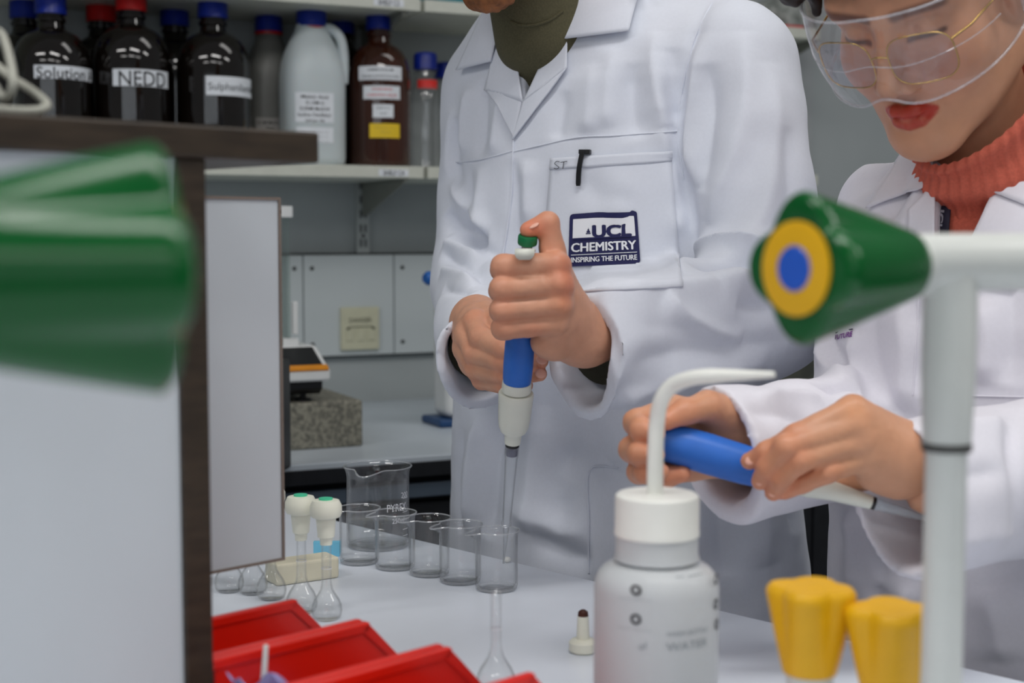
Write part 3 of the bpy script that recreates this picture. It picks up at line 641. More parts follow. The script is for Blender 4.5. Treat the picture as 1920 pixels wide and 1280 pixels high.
# ---- taps with fluted handles
def handle_mesh(name, m, parent, matrix, R=0.030, L=0.062, r0=0.017, lobes=4, k1=0.26, rot=0.0, dome=0.0035):
    vs, rings, seg = [], [], 72; NZ = 16
    zz = [i / NZ for i in range(NZ + 1)]
    def rad(a, t):
        c = abs(math.cos(lobes / 2 * (a - rot))); base = r0 + (R - r0) * (t ** 0.9); k = k1 * t ** 0.8
        return base * (1 - k * (1 - c ** 1.35))
    prof = [(0.86, 0.0, -0.0), (1.0, 0.0, 0.03)]
    lev = [(0.0, 0.0, 0.0), (0.0, 0.9, 0.0), (0.02, 1.0, 0.0)] + [(t, 1.0, 0) for t in zz[1:]] + [(1.0, 0.97, 0.0022), (1.0, 0.9, 0.0042), (1.0, 0.7, dome), (1.0, 0.35, dome + 0.001), (1.0, 0.0, dome + 0.001)]
    for t, s, dz in lev:
        ring = []
        for i in range(seg):
            a = 2 * math.pi * i / seg; q = rad(a, t) * s; ring.append(len(vs)); vs.append((q * math.cos(a), q * math.sin(a), t * L + dz))
        rings.append(ring)
    fs = [(A[i], A[(i + 1) % seg], B[(i + 1) % seg], B[i]) for A, B in zip(rings, rings[1:]) for i in range(seg)]
    return sharp(mesh(name, vs, fs, m, parent, True, matrix), 50)
def tap(label, base, handle_dir, hc, R, L, r0, rot, side_pipe, zpipe, rp_, flip=False):
    r = root('laboratory_tap', label, 'tap', Matrix.Translation((base.x, base.y, 0.9)), 'green handled laboratory taps')
    d = Vector(handle_dir).normalized(); h0 = hc - Vector((base.x, base.y, 0.9))
    hb = h0 - d * L
    h = handle_mesh('handle', M['green'], r, axis_frame(hb, d), R, L, r0, 4, 0.26, rot)
    z = L + 0.0042
    lathe('yellow_ring', [(0.0, z), (R * 0.62, z), (R * 0.62, z + 0.0010), (R * 0.56, z + 0.0016), (0, z + 0.0016)], M['yellow'], h, 36)
    lathe('blue_disc', [(0, z + 0.0016), (R * 0.30, z + 0.0016), (R * 0.28, z + 0.0026), (0, z + 0.0028)], M['bluedot'], h, 28)
    tube('valve_body', [hb + d * 0.004, hb - d * 0.012], r0 * 0.92, M['pipe'], r, 28)
    top = Vector((0, 0, zpipe - 0.9))
    tube('arm', catmull([hb - d * 0.008, top * 1.0, top + Vector(side_pipe)], 10), rp_ * 1.22, M['pipe'], r, 24)
    lathe('column', [(0, 0), (rp_ * 0.86, 0), (rp_ * 0.86, top.z - 0.095), (rp_, top.z - 0.09), (rp_ * 1.12, top.z - 0.055), (rp_ * 1.12, top.z), (0, top.z)], M['pipe'], r, 32)
    lathe('ring', [(rp_ * 0.8, top.z - 0.093), (rp_ * 1.04, top.z - 0.093), (rp_ * 1.04, top.z - 0.089), (rp_ * 0.8, top.z - 0.089)], M['pipeg'], r, 32)
    lathe('flange', [(0, 0), (rp_ * 2.0, 0), (rp_ * 2.0, 0.004), (rp_ * 1.5, 0.008), (0, 0.008)], M['pipe'], r, 32)
Yt = 0.70
colp = at(1778, 700, Yt); hc = at(1506, 503, 0.655); arm = at(1790, 492, Yt)
hdir = hc - at(1742, 497, 0.70)
tap('green handled tap with yellow ring and blue disc, arm running out of frame', colp, hdir, hc - hdir.normalized() * 0.0, 0.0355, 0.068, 0.0168, 0.0, at(2500, 485, 0.78) - at(1778, 492, Yt), arm.z, 0.0118)
hc = at(288, 505, 0.435); hd = Vector((1, 0.52, 0.02)); base = hc - hd.normalized() * 0.155
tap('big blurred green tap handle nearest the camera', Vector((base.x, base.y, 0)), hd, hc, 0.0385, 0.070, 0.022, 0.0, (-0.2, -0.03, 0.0), hc.z - 0.003, 0.0118)
def yellow_tap(px, py, Y, label, rot):
    p = at(px, py, Y); r = root('gas_tap', label, 'tap', Matrix.Translation((p.x, p.y, 0.9)), 'yellow handled gas taps'); zk = p.z - 0.9
    handle_mesh('handle', M['yellow'], r, Matrix.Translation((0, 0, zk)), 0.0258, 0.047, 0.0150, 4, 0.26, rot)
    lathe('stem', [(0, 0.008), (0.0115, 0.008), (0.0115, zk - 0.012), (0.0135, zk - 0.008), (0.0135, zk + 0.002), (0, zk + 0.002)], M['pipe'], r, 28)
    lathe('flange', [(0, 0), (0.021, 0), (0.021, 0.004), (0.016, 0.008), (0, 0.008)], M['pipe'], r, 28)
yellow_tap(1518, 1262, 0.80, 'yellow four-lobed tap handle beside the wash bottle', math.radians(-112))
yellow_tap(1668, 1305, 0.78, 'yellow four-lobed tap handle beside the pipe column', math.radians(-98))

# ---- wash bottle
WBp = at(1230, 1200, 0.90); zc = at(1228, 925, 0.90).z - 0.9
r = root('wash_bottle', 'translucent wash bottle with white cap and bent white spout', 'bottle', Matrix.Translation((WBp.x, WBp.y, 0.9)))
k = 0.90 / F; Rw = 119 * k; zsh = zc - 0.0385
o = [(0, 0), (Rw * 0.9, 0), (Rw, 0.006), (Rw, zsh - 0.022)] + [(Rw - 0.017 + 0.017 * math.cos(t), zsh - 0.022 + 0.017 * math.sin(t)) for t in (0.3, 0.6, 0.9, 1.2, 1.5)] + [(Rw * 0.69, zsh - 0.003), (Rw * 0.66, zsh), (Rw * 0.66, zsh + 0.012)]
prof = o + [(x - 0.0013, max(0.0013, z - 0.0004)) for x, z in reversed(o[1:])] + [(0, 0.0013)]
lathe('bottle_body', prof, M['ldpe'], r, 64)
lathe('liquid', [(0, 0.0016), (Rw - 0.0022, 0.002), (Rw - 0.0018, 0.006), (Rw - 0.0018, zsh - 0.073), (0, zsh - 0.0735)], mat('cloudy_liquid', (226, 228, 230), 0.15, trans=0.6, ior=1.2, var=0.0), r, 48)
rc = 80 * k
cp = lathe('screw_cap', [(0, zc), (rc * 0.93, zc), (rc * 0.985, zc - 0.0012), (rc, zc - 0.004), (rc, zc - 0.0225), (rc * 1.012, zc - 0.0235), (rc * 1.012, zc - 0.0262), (rc * 0.97, zc - 0.027), (rc * 0.955, zc - 0.0385), (rc * 0.8, zc - 0.039)], M['whitepl'], r, 64)
pts = [at(x, y, Y) - Vector((WBp.x, WBp.y, 0.9)) for x, y, Y in ((1228, 945, 0.90), (1229, 850, 0.90), (1232, 790, 0.90), (1240, 750, 0.895), (1262, 722, 0.89), (1300, 708, 0.88), (1350, 704, 0.87), (1400, 703, 0.86), (1452, 702, 0.85))]
cr = catmull(pts, 6); n = len(cr); tube('spout', cr, [(0.0053 - 0.0008 * (i / n)) if i < n * 0.7 else 0.0046 - 0.0028 * ((i / n - 0.7) / 0.3) for i in range(n)], M['whitepl'], cp, 18)
tube('dip_tube', [(0, 0, 0.02), (0, 0, zc - 0.03)], 0.003, M['whitepl'], r, 12)
fa = facing(WBp)
for x, y in ((1193, 1108), (1193, 1163), (1340, 1100), (1340, 1148), (1342, 1188)):
    z = at(x, y, 0.86).z - 0.9; a = fa + math.asin(max(-0.97, min(0.97, (x - 1230) * k / Rw)))
    text_mesh('printed_mark', 'O', 0.0062, wrap(Rw, a, z), M['ink'], r, 0.06)
for s, x, y, sz, fit in (('---- -----', 1190, 1125, 0.002, 0.022), ('---- -----', 1190, 1182, 0.002, 0.022), ('WASH BOTTLE', 1290, 1188, 0.003, 0.03), ('WATER', 1290, 1212, 0.0052, 0.030), ('of', 1206, 1212, 0.0045, None), ('-- ----', 1290, 1078, 0.006, 0.018)):
    z = at(x, y, 0.86).z - 0.9; a = fa + math.asin((x - 1230) * k / Rw); text_mesh('printed_mark', s, sz, wrap(Rw, a, z), mat('faded_grey_ink', (140, 146, 152), 0.6), r, 0.0, fit=fit)
# ================================================================== PEOPLE: implicit surfaces turned into meshes
def A3(p): return np.array(p, dtype=np.float32)
class Field:
    """a signed distance grid; shapes are blended in with smooth unions, then turned into a mesh by surface nets"""
    def __init__(s, lo, hi, h):
        s.lo = np.array(lo, np.float32); s.h = h; s.n = np.ceil((np.array(hi) - np.array(lo)) / h).astype(int) + 1
        s.D = np.full(s.n, 1.0, np.float32); s.ax = [s.lo[i] + h * np.arange(s.n[i], dtype=np.float32) for i in range(3)]
    def sl(s, lo, hi):
        a = np.clip(np.floor((np.array(lo) - s.lo) / s.h).astype(int), 0, s.n - 1); b = np.clip(np.ceil((np.array(hi) - s.lo) / s.h).astype(int) + 1, 1, s.n)
        S = tuple(slice(a[i], max(b[i], a[i] + 1)) for i in range(3))
        return S, s.ax[0][S[0]][:, None, None], s.ax[1][S[1]][None, :, None], s.ax[2][S[2]][None, None, :]
    def add(s, d, S, k):
        a = s.D[S]
        if k <= 0: s.D[S] = np.minimum(a, d); return
        h = np.maximum(k - np.abs(a - d), 0) / k; s.D[S] = np.minimum(a, d) - h * h * k * 0.25
    def sub(s, d, S, k):
        a = s.D[S]; d = -d
        if k <= 0: s.D[S] = np.maximum(a, d); return
        h = np.maximum(k - np.abs(a - d), 0) / k; s.D[S] = np.maximum(a, d) + h * h * k * 0.25
    def cone(s, a, b, ra, rb, k=0.0, sub=False, cut=None, mod=None, m=0.03):
        a = A3(a); b = A3(b); R = max(ra, rb) + m
        S, X, Y, Z = s.sl(np.minimum(a, b) - R, np.maximum(a, b) + R); d = b - a; L2 = float(d @ d) + 1e-12
        t = np.clip(((X - a[0]) * d[0] + (Y - a[1]) * d[1] + (Z - a[2]) * d[2]) / L2, 0, 1)
        dx, dy, dz = X - (a[0] + t * d[0]), Y - (a[1] + t * d[1]), Z - (a[2] + t * d[2])
        dd = np.sqrt(dx * dx + dy * dy + dz * dz) - (ra + (rb - ra) * t)
        if mod is not None: dd = dd + mod(X, Y, Z, t)
        if cut is not None: dd = np.maximum(dd, (X - cut[0][0]) * cut[1][0] + (Y - cut[0][1]) * cut[1][1] + (Z - cut[0][2]) * cut[1][2])
        (s.sub if sub else s.add)(dd, S, k)
    def ell(s, c, r, k=0.0, sub=False, rot=None, m=0.03):
        c = A3(c); R = max(r) + m; S, X, Y, Z = s.sl(c - R, c + R); x, y, z = X - c[0], Y - c[1], Z - c[2]
        if rot is not None:
            q = [[rot[j][i] for j in range(3)] for i in range(3)]
            x, y, z = (q[0][0] * x + q[0][1] * y + q[0][2] * z, q[1][0] * x + q[1][1] * y + q[1][2] * z, q[2][0] * x + q[2][1] * y + q[2][2] * z)
        k0 = np.sqrt((x / r[0]) ** 2 + (y / r[1]) ** 2 + (z / r[2]) ** 2); k1 = np.sqrt((x / r[0] ** 2) ** 2 + (y / r[1] ** 2) ** 2 + (z / r[2] ** 2) ** 2) + 1e-9
        (s.sub if sub else s.add)(k0 * (k0 - 1) / k1, S, k)
    def loft(s, secs, fwd, k=0.0, off=0.0, p=2.25):
        """stack of upright ellipses: secs rows (z, cx, cy, half width, half depth); fwd is the facing direction"""
        secs = sorted(secs); zz = np.array([q[0] for q in secs]); f = A3(fwd); l = np.array([-f[1], f[0]])
        S = tuple(slice(0, n) for n in s.n); X, Y, Z = s.ax[0][:, None, None], s.ax[1][None, :, None], s.ax[2][None, None, :]
        zc = s.ax[2]
        I = [np.interp(zc, zz, np.array([q[i] for q in secs])).astype(np.float32)[None, None, :] for i in (1, 2, 3, 4)]
        x = (X - I[0]) * l[0] + (Y - I[1]) * l[1]; y = (X - I[0]) * f[0] + (Y - I[1]) * f[1]; a, b = I[2] + off, I[3] + off
        k0 = (np.abs(x / a) ** p + np.abs(y / b) ** p) ** (1 / p); k1 = np.sqrt((x / a ** 2) ** 2 + (y / b ** 2) ** 2) + 1e-6
        e = np.sqrt((x / a) ** 2 + (y / b) ** 2)
        d = (k0 - 1) * e / k1; d = np.maximum(d, np.maximum(zz[0] - Z, Z - zz[-1])); s.add(d.astype(np.float32), S, k)
    def begin(s): s.keep = s.D; s.D = np.full(s.n, 1.0, np.float32)
    def end(s, k):          # blend what was added since begin() into the rest
        d = s.D; s.D = s.keep; s.add(d, tuple(slice(0, n) for n in s.n), k)
    def nets(s, smooth=1):
        D = s.D; n = D.shape; ins = D < 0
        c = np.zeros(tuple(q - 1 for q in n), np.int8)
        for i in (0, 1):
            for j in (0, 1):
                for k in (0, 1): c += ins[i:n[0] - 1 + i, j:n[1] - 1 + j, k:n[2] - 1 + k]
        act = (c > 0) & (c < 8); idx = np.argwhere(act); N = len(idx); ids = np.full(act.shape, -1, np.int64); ids[act] = np.arange(N)
        V = np.zeros((N, 3), np.float64); W = np.zeros(N)
        cn = [(i, j, k) for i in (0, 1) for j in (0, 1) for k in (0, 1)]
        val = {q: D[idx[:, 0] + q[0], idx[:, 1] + q[1], idx[:, 2] + q[2]] for q in cn}
        for q in cn:
            for axn in range(3):
                if q[axn]: continue
                r = list(q); r[axn] = 1; r = tuple(r); a, b = val[q], val[r]; m = (a < 0) != (b < 0); t = np.where(m, a / np.where(m, a - b, 1), 0)
                pt = np.array(q, float)[None, :].repeat(N, 0); pt[:, axn] += t; V += pt * m[:, None]; W += m
        V = (V / W[:, None] + idx) * s.h + s.lo
        quads = []
        for axn in range(3):
            u, v = (axn + 1) % 3, (axn + 2) % 3
            sl0 = [slice(None)] * 3; sl1 = [slice(None)] * 3; sl0[axn] = slice(0, n[axn] - 1); sl1[axn] = slice(1, n[axn])
            ch = ins[tuple(sl0)] != ins[tuple(sl1)]; e = np.argwhere(ch)
            e = e[(e[:, u] > 0) & (e[:, v] > 0) & (e[:, u] < n[u] - 1) & (e[:, v] < n[v] - 1)]
            flip = ins[e[:, 0], e[:, 1], e[:, 2]]
            def g(du, dv):
                q = e.copy(); q[:, u] -= du; q[:, v] -= dv; return ids[q[:, 0], q[:, 1], q[:, 2]]
            Q = np.stack([g(1, 1), g(0, 1), g(0, 0), g(1, 0)], 1); Q[~flip] = Q[~flip][:, ::-1]; quads.append(Q)
        Q = np.concatenate(quads); Q = Q[(Q >= 0).all(1)]
        for _ in range(smooth):      # light relaxation that removes the grid stair-steps
            acc = np.zeros_like(V); cnt = np.zeros(N)
            for i in range(4):
                np.add.at(acc, Q[:, i], V[Q[:, (i + 1) % 4]]); np.add.at(cnt, Q[:, i], 1)
                np.add.at(acc, Q[:, i], V[Q[:, (i - 1) % 4]]); np.add.at(cnt, Q[:, i], 1)
            ok = cnt > 0; V[ok] = V[ok] * 0.5 + 0.5 * acc[ok] / cnt[ok][:, None]
        return V, Q
def vnormals(V, Q):
    n = np.cross(V[Q[:, 2]] - V[Q[:, 0]], V[Q[:, 3]] - V[Q[:, 1]]); N = np.zeros_like(V)
    for i in range(4): np.add.at(N, Q[:, i], n)
    return N / (np.linalg.norm(N, axis=1)[:, None] + 1e-12)
def seg_dist(V, a, b):
    a = np.array(a); b = np.array(b); d = b - a; t = np.clip(((V - a) @ d) / (d @ d + 1e-12), 0, 1); return np.linalg.norm(V - a - t[:, None] * d, axis=1), t
def np_mesh(name, V, Q, m, parent=None, tint=None):
    me = bpy.data.meshes.new(name); me.vertices.add(len(V)); me.vertices.foreach_set('co', np.asarray(V, np.float32).ravel())
    me.loops.add(len(Q) * 4); me.loops.foreach_set('vertex_index', np.asarray(Q, np.int32).ravel())
    me.polygons.add(len(Q)); me.polygons.foreach_set('loop_start', np.arange(0, len(Q) * 4, 4, dtype=np.int32))
    me.polygons.foreach_set('use_smooth', np.ones(len(Q), bool)); me.update(calc_edges=True); me.validate()
    me.materials.append(m)
    if tint is not None:
        at_ = me.color_attributes.new('tint', 'FLOAT_COLOR', 'POINT'); at_.data.foreach_set('color', np.concatenate([tint, np.ones((len(V), 1))], 1).astype(np.float32).ravel())
    o = bpy.data.objects.new(name, me); link(o, parent); return o
class Skin:      # everything that becomes the one body mesh of a person
    def __init__(s): s.V, s.Q, s.T, s.n = [], [], [], 0
    def put(s, V, Q, T=None):
        s.V.append(V); s.Q.append(Q + s.n); s.n += len(V); s.T.append(np.ones((len(V), 3)) if T is None else T)
    def build(s, m, parent): return np_mesh('body', np.concatenate(s.V), np.concatenate(s.Q), m, parent, np.concatenate(s.T))
def P(px, py, Y): return np.array(at(px, py, Y))
def hand(skin, fingers, palm, wrist, h=0.0016, red=None, extra=None, kf=0.0017):
    """fingers: [(pts, radii)], palm: [(a, b, ra, rb, k)], wrist likewise; all world metres"""
    pts = np.concatenate([np.array(f[0]) for f in fingers] + [np.array([q[0], q[1]]) for q in palm + wrist])
    fl = Field(pts.min(0) - 0.04, pts.max(0) + 0.04, h)
    for a, b, ra, rb, k in palm + wrist: fl.cone(a, b, ra, rb, k)
    base = fl.D.copy()
    total = base.copy()
    for ps, rs in fingers:            # each finger alone, joined to the palm softly, to its neighbours with a crease
        fl.D = np.full(fl.n, 1.0, np.float32)
        for i in range(len(ps) - 1): fl.cone(ps[i], ps[i + 1], rs[i], rs[i + 1], 0.004)
        f = fl.D; k = 0.0065; hh = np.maximum(k - np.abs(base - f), 0) / k; j = np.minimum(base, f) - hh * hh * k * 0.25
        hh = np.maximum(kf - np.abs(total - j), 0) / kf; total = np.minimum(total, j) - hh * hh * kf * 0.25
    fl.D = total
    V, Q = fl.nets(1); T = np.ones((len(V), 3))
    for c, r, col in (red or []):
        w_ = np.exp(-(np.linalg.norm(V - np.array(c), axis=1) / r) ** 2)[:, None]; T = T * (1 - w_) + T * np.array(col) * w_
    V = wobble(V, Q, 0.0005, 75, 1.0); V = wobble(V, Q, 0.0002, 260, 4.0)
    skin.put(V, Q, T); return V, Q
RED = (1.06, 0.80, 0.74); PALE = (1.1, 1.08, 1.02)
def joint_red(fingers, col=RED, r=0.010): return [(p, r, col) for ps, rs in fingers for p in list(ps[1:-1])] + [(ps[-1], 0.009, (1.05, 0.82, 0.78)) for ps, rs in fingers]
def drape_ray(bvh, px, py, off=0.0):
    d = ray(px, py).normalized(); h, n, i, dist = bvh.ray_cast(CAM, d, 6.0)
    if h is None: return None
    if n.dot(d) > 0: n = -n
    return h + n * off
def bvh_of(V, Q): return BVHTree.FromPolygons([tuple(v) for v in V], [tuple(int(i) for i in q) for q in Q])
def patch(name, bvh, corners, offs, m, parent, nu=14, nv=14, thick=0.0016, back=None, bulge=0.0, fn=None):
    """cloth laid on a surface: four photo corners (tl, tr, br, bl), lift at each corner"""
    vs, last = [], None
    for i in range(nu):
        u = i / (nu - 1)
        for j in range(nv):
            v = j / (nv - 1); px = (corners[0][0] * (1 - u) + corners[1][0] * u) * (1 - v) + (corners[3][0] * (1 - u) + corners[2][0] * u) * v
            py = (corners[0][1] * (1 - u) + corners[1][1] * u) * (1 - v) + (corners[3][1] * (1 - u) + corners[2][1] * u) * v
            of = (offs[0] * (1 - u) + offs[1] * u) * (1 - v) + (offs[3] * (1 - u) + offs[2] * u) * v
            if fn: of += fn(u, v)
            h = drape_ray(bvh, px, py, of + bulge * math.sin(math.pi * u) * math.sin(math.pi * v))
            if h is None: h = at(px, py, last.y if last else 1.5)
            last = h; vs.append(h)
    for _ in range(2):     # relax so cloth bridges the dips under it
        q = [v.copy() for v in vs]
        for i in range(1, nu - 1):
            for j in range(1, nv - 1): vs[i * nv + j] = (q[i * nv + j] * 2 + q[(i - 1) * nv + j] + q[(i + 1) * nv + j] + q[i * nv + j - 1] + q[i * nv + j + 1]) / 6
    o = mesh(name, vs, grid_faces(nu, nv), m, parent, True)
    if thick: md = o.modifiers.new('thickness', 'SOLIDIFY'); md.thickness = thick; md.offset = 0
    return o
def poly_drape(bvh, pts, off): return [drape_ray(bvh, x, y, off) for x, y in pts]
def quad_map(bvh, c, off):
    """unit square (0..1, 0..1 with v down) of a photo quadrilateral -> points on the cloth"""
    def f(u, v):
        px = (c[0][0] * (1 - u) + c[1][0] * u) * (1 - v) + (c[3][0] * (1 - u) + c[2][0] * u) * v
        py = (c[0][1] * (1 - u) + c[1][1] * u) * (1 - v) + (c[3][1] * (1 - u) + c[2][1] * u) * v
        return drape_ray(bvh, px, py, off) or at(px, py, 1.5)
    return f
def folds(V, Q, bvh, strokes):
    """ridges and creases in the cloth: (photo polyline, amplitude, width) pushed along the surface normal"""
    N = vnormals(V, Q); D = np.zeros(len(V))
    for pl, amp, wd in strokes:
        pts = [drape_ray(bvh, x, y) for x, y in pl]; pts = [p for p in pts if p is not None]
        if len(pts) < 2: continue
        cr = [np.array(p) for p in catmull(pts, 4)]; lo = np.min(cr, 0) - 3 * wd; hi = np.max(cr, 0) + 3 * wd
        m = ((V > lo) & (V < hi)).all(1); W = V[m]; best = np.full(len(W), 9.0); bt = np.zeros(len(W)); n = len(cr) - 1
        for i in range(n):
            d, t = seg_dist(W, cr[i], cr[i + 1]); u = d < best; best[u] = d[u]; bt[u] = (i + t[u]) / n
        fade = np.clip(np.minimum(bt, 1 - bt) * 5, 0, 1) ** 0.7
        D[m] += 1.9 * amp * np.exp(-(best / wd) ** 1.5) * fade
    return V + N * D[:, None]
def wobble(V, Q, amp, scale, seed=0.0, axis_scale=(1, 1, 1)):
    N = vnormals(V, Q); s = np.array(axis_scale) * scale
    d = np.array([mnoise.noise(Vector((v[0] * s[0] + seed, v[1] * s[1], v[2] * s[2]))) for v in V]); return V + N * (amp * d)[:, None]

SKIN_M = mat('skin_man', (206, 152, 124), 0.48, var=0.05, scale=60, bump=0.12, bscale=900, sss=0.12, attr='tint')
SKIN_W = mat('skin_woman', (202, 148, 116), 0.45, var=0.04, scale=60, bump=0.08, bscale=900, sss=0.12, attr='tint')
COAT = mat('white_coat_cotton', (216, 220, 231), 0.8, var=0.012, scale=300, bump=0.06, bscale=1600, sheen=0.15)
COATW = mat('white_coat_polyester', (220, 218, 227), 0.8, var=0.012, scale=300, bump=0.06, bscale=1600, sheen=0.15)
OLIVE = mat('olive_knit', (82, 78, 56), 0.85, var=0.12, scale=500, bump=0.3, bscale=900)
OLIVED = mat('dark_olive_knit', (44, 44, 32), 0.85, var=0.12, scale=500, bump=0.3, bscale=900)
CORAL = mat('coral_knit', (196, 96, 76), 0.85, var=0.08, scale=400, bump=0.25, bscale=800)
TROUSER = mat('dark_trousers', (40, 42, 50), 0.8, var=0.1)
HAIR = mat('dark_brown_hair', (38, 28, 24), 0.5, var=0.35, scale=25, stretch=(8, 8, 1), bump=0.5, bscale=220)
GINGER = mat('ginger_beard_hair', (136, 84, 46), 0.7, var=0.35, scale=90, bump=0.9, bscale=420)
GOLD = mat('gold_wire', (200, 165, 95), 0.25, metal=1.0)
CLEARP = bpy.data.materials.new('clear_goggle_plastic'); CLEARP.use_nodes = True
thin_clear(CLEARP, (0.975, 0.975, 0.985), 0.045)
LENS = bpy.data.materials.new('spectacle_lens'); LENS.use_nodes = True; thin_clear(LENS, (0.80, 0.78, 0.86), 0.03)

def head_basis(yaw, pitch, roll=0.0):
    ps, th = math.radians(yaw), math.radians(pitch)
    f = Vector((-math.sin(ps) * math.cos(th), -math.cos(ps) * math.cos(th), -math.sin(th))); u = Vector((-math.sin(ps) * math.sin(th), -math.cos(ps) * math.sin(th), math.cos(th))); r = f.cross(u)
    if roll: R = Matrix.Rotation(math.radians(roll), 3, f); u = R @ u; r = R @ r
    return r, f, u      # columns: her/his right, forward, up
def head_mesh(skin, B, O, sc=1.0, lips=None, brow=(0.45, 0.36, 0.32), beard=None, neck_to=None, neck_r=0.05, chin=1.0, nose=1.0):
    fl = Field((-0.105, -0.135, -0.22), (0.105, 0.135, 0.15), 0.0019)
    fl.ell((0, -0.012, 0.045), (0.074, 0.094, 0.084))
    fl.ell((0, 0.028, -0.03), (0.062, 0.060, 0.086), 0.03)
    for s in (-1, 1):
        fl.cone((s * 0.050, -0.010, -0.060), (s * 0.014, 0.062, -0.104), 0.027, 0.019, 0.03)
        fl.ell((s * 0.036, 0.053, -0.036), (0.026, 0.024, 0.027), 0.022)
    fl.cone((-0.042, 0.066, 0.024), (0.042, 0.066, 0.024), 0.014, 0.014, 0.02)
    fl.ell((0, 0.070, -0.105), (0.020, 0.018 * chin, 0.017), 0.022)
    fl.cone((0, 0.082, 0.006), (0, 0.100 + 0.004 * nose, -0.039), 0.0075, 0.0100, 0.013)
    for s in (-1, 1):
        fl.ell((s * 0.012, 0.091, -0.044), (0.0085, 0.0095, 0.0075), 0.007)
        fl.ell((s * 0.031, 0.090, 0.001), (0.017, 0.016, 0.010), 0.012, sub=True)
        fl.ell((s * 0.031, 0.0665, -0.001), (0.0135, 0.0135, 0.0125), 0.003)
    L = []
    for q in (-1, 1): L += [((q * 0.0205, 0.0785, -0.0738), (q * 0.009, 0.0895, -0.0692), 0.0024, 0.0048), ((q * 0.009, 0.0895, -0.0692), (0, 0.0915, -0.0698), 0.0048, 0.0046), ((q * 0.0190, 0.0785, -0.0758), (q * 0.010, 0.0862, -0.0795), 0.0028, 0.0052), ((q * 0.010, 0.0862, -0.0795), (0, 0.0890, -0.0805), 0.0052, 0.0056)]
    for a, b, ra, rb in L: fl.cone(a, b, ra, rb, 0.005)
    for s in (-1, 1): fl.cone((s * 0.022, 0.0820, -0.0740), (0, 0.0975, -0.0742), 0.0010, 0.0012, 0.003, sub=True)
    for s in (-1, 1): fl.ell((s * 0.073, -0.010, -0.015), (0.009, 0.018, 0.030), 0.008)
    if neck_to is not None: fl.cone((0, -0.022, -0.085), neck_to, neck_r, neck_r * 1.05, 0.025)
    V, Q = fl.nets(2); T = np.ones((len(V), 3))
    def paint(d, w_, col):
        nonlocal T
        q = np.clip(1 - d / w_, 0, 1)[:, None]; q = q * q * (3 - 2 * q); T = T * (1 - q) + np.array(col) * q
    for s in (-1, 1):
        F2 = V * np.array((1, 0, 1)) + np.where(V[:, 1:2] > 0.045, 0, 9.0); d, t = seg_dist(F2, (s * 0.013, 0, 0.0165), (s * 0.050, 0, 0.021)); paint(np.maximum(d - 0.002, 0), 0.0055, brow)
        d, t = seg_dist(F2, (s * 0.018, 0, -0.0075), (s * 0.044, 0, -0.0060)); paint(np.maximum(d - 0.0008, 0), 0.0032, (0.22, 0.16, 0.15))
        w_ = np.exp(-(np.linalg.norm(V - np.array((s * 0.038, 0.068, -0.038)), axis=1) / 0.024) ** 2)[:, None]; T = T * (1 - w_ * 0.5) + T * np.array((1.08, 0.82, 0.78)) * w_ * 0.5
    if lips:
        dm = np.full(len(V), 9.0)
        for a, b, ra, rb in L: d, t = seg_dist(V, a, b); dm = np.minimum(dm, d - (ra + (rb - ra) * t))
        paint(np.maximum(dm - 0.0006, 0), 0.0022, lips)
    Mx = np.array([[B[0][i] * sc, B[1][i] * sc, B[2][i] * sc] for i in range(3)])
    skin.put(V @ Mx.T + np.array(O), Q if np.linalg.det(Mx) > 0 else Q[:, ::-1], T)
    return Mx
# ================================================================== THE MAN
man = root('person', 'standing man in white lab coat and olive jumper, pipetting into a beaker', 'person', Matrix.Translation((0.11, 1.66, 0)))
man_loc = Vector((0.11, 1.66, 0))
def own(o, par): return o
def reparent(o, par):          # geometry is made in world metres; keep it there under its person
    o.parent = par; o.matrix_parent_inverse = par.matrix_world.inverted(); return o
bpy.context.view_layer.update()
YM = math.radians(38); FM = Vector((-math.sin(YM), -math.cos(YM), 0)); LM = Vector((math.cos(YM), -math.sin(YM), 0))
def zat(py, Y): return at(960, py, Y).z
def sec(py, px, a, b, Y=1.66): p = at(px, py, Y); return (p.z, p.x, p.y, a, b)
MS = [sec(1470, 1180, 0.233, 0.183), sec(1250, 1176, 0.230, 0.175), sec(1090, 1172, 0.225, 0.165), sec(850, 1160, 0.213, 0.155), sec(700, 1148, 0.200, 0.143), sec(500, 1132, 0.190, 0.130), sec(300, 1122, 0.188, 0.124), sec(170, 1118, 0.183, 0.116), sec(90, 1112, 0.168, 0.103), sec(40, 1100, 0.135, 0.088), sec(0, 1080, 0.100, 0.078), sec(-30, 1062, 0.072, 0.066), sec(-60, 1050, 0.062, 0.060)]
S_L, E_L, C_L = P(1384, 124, 1.540), P(1436, 578, 1.475), P(1094, 650, 1.305)
S_R, E_R, C_R = P(918, 168, 1.745), P(902, 528, 1.69), P(904, 654, 1.455)
def unit(v): return v / (np.linalg.norm(v) + 1e-12)
aL = unit(C_L - E_L); aR = unit(C_R - E_R)
h_c = 0.0034
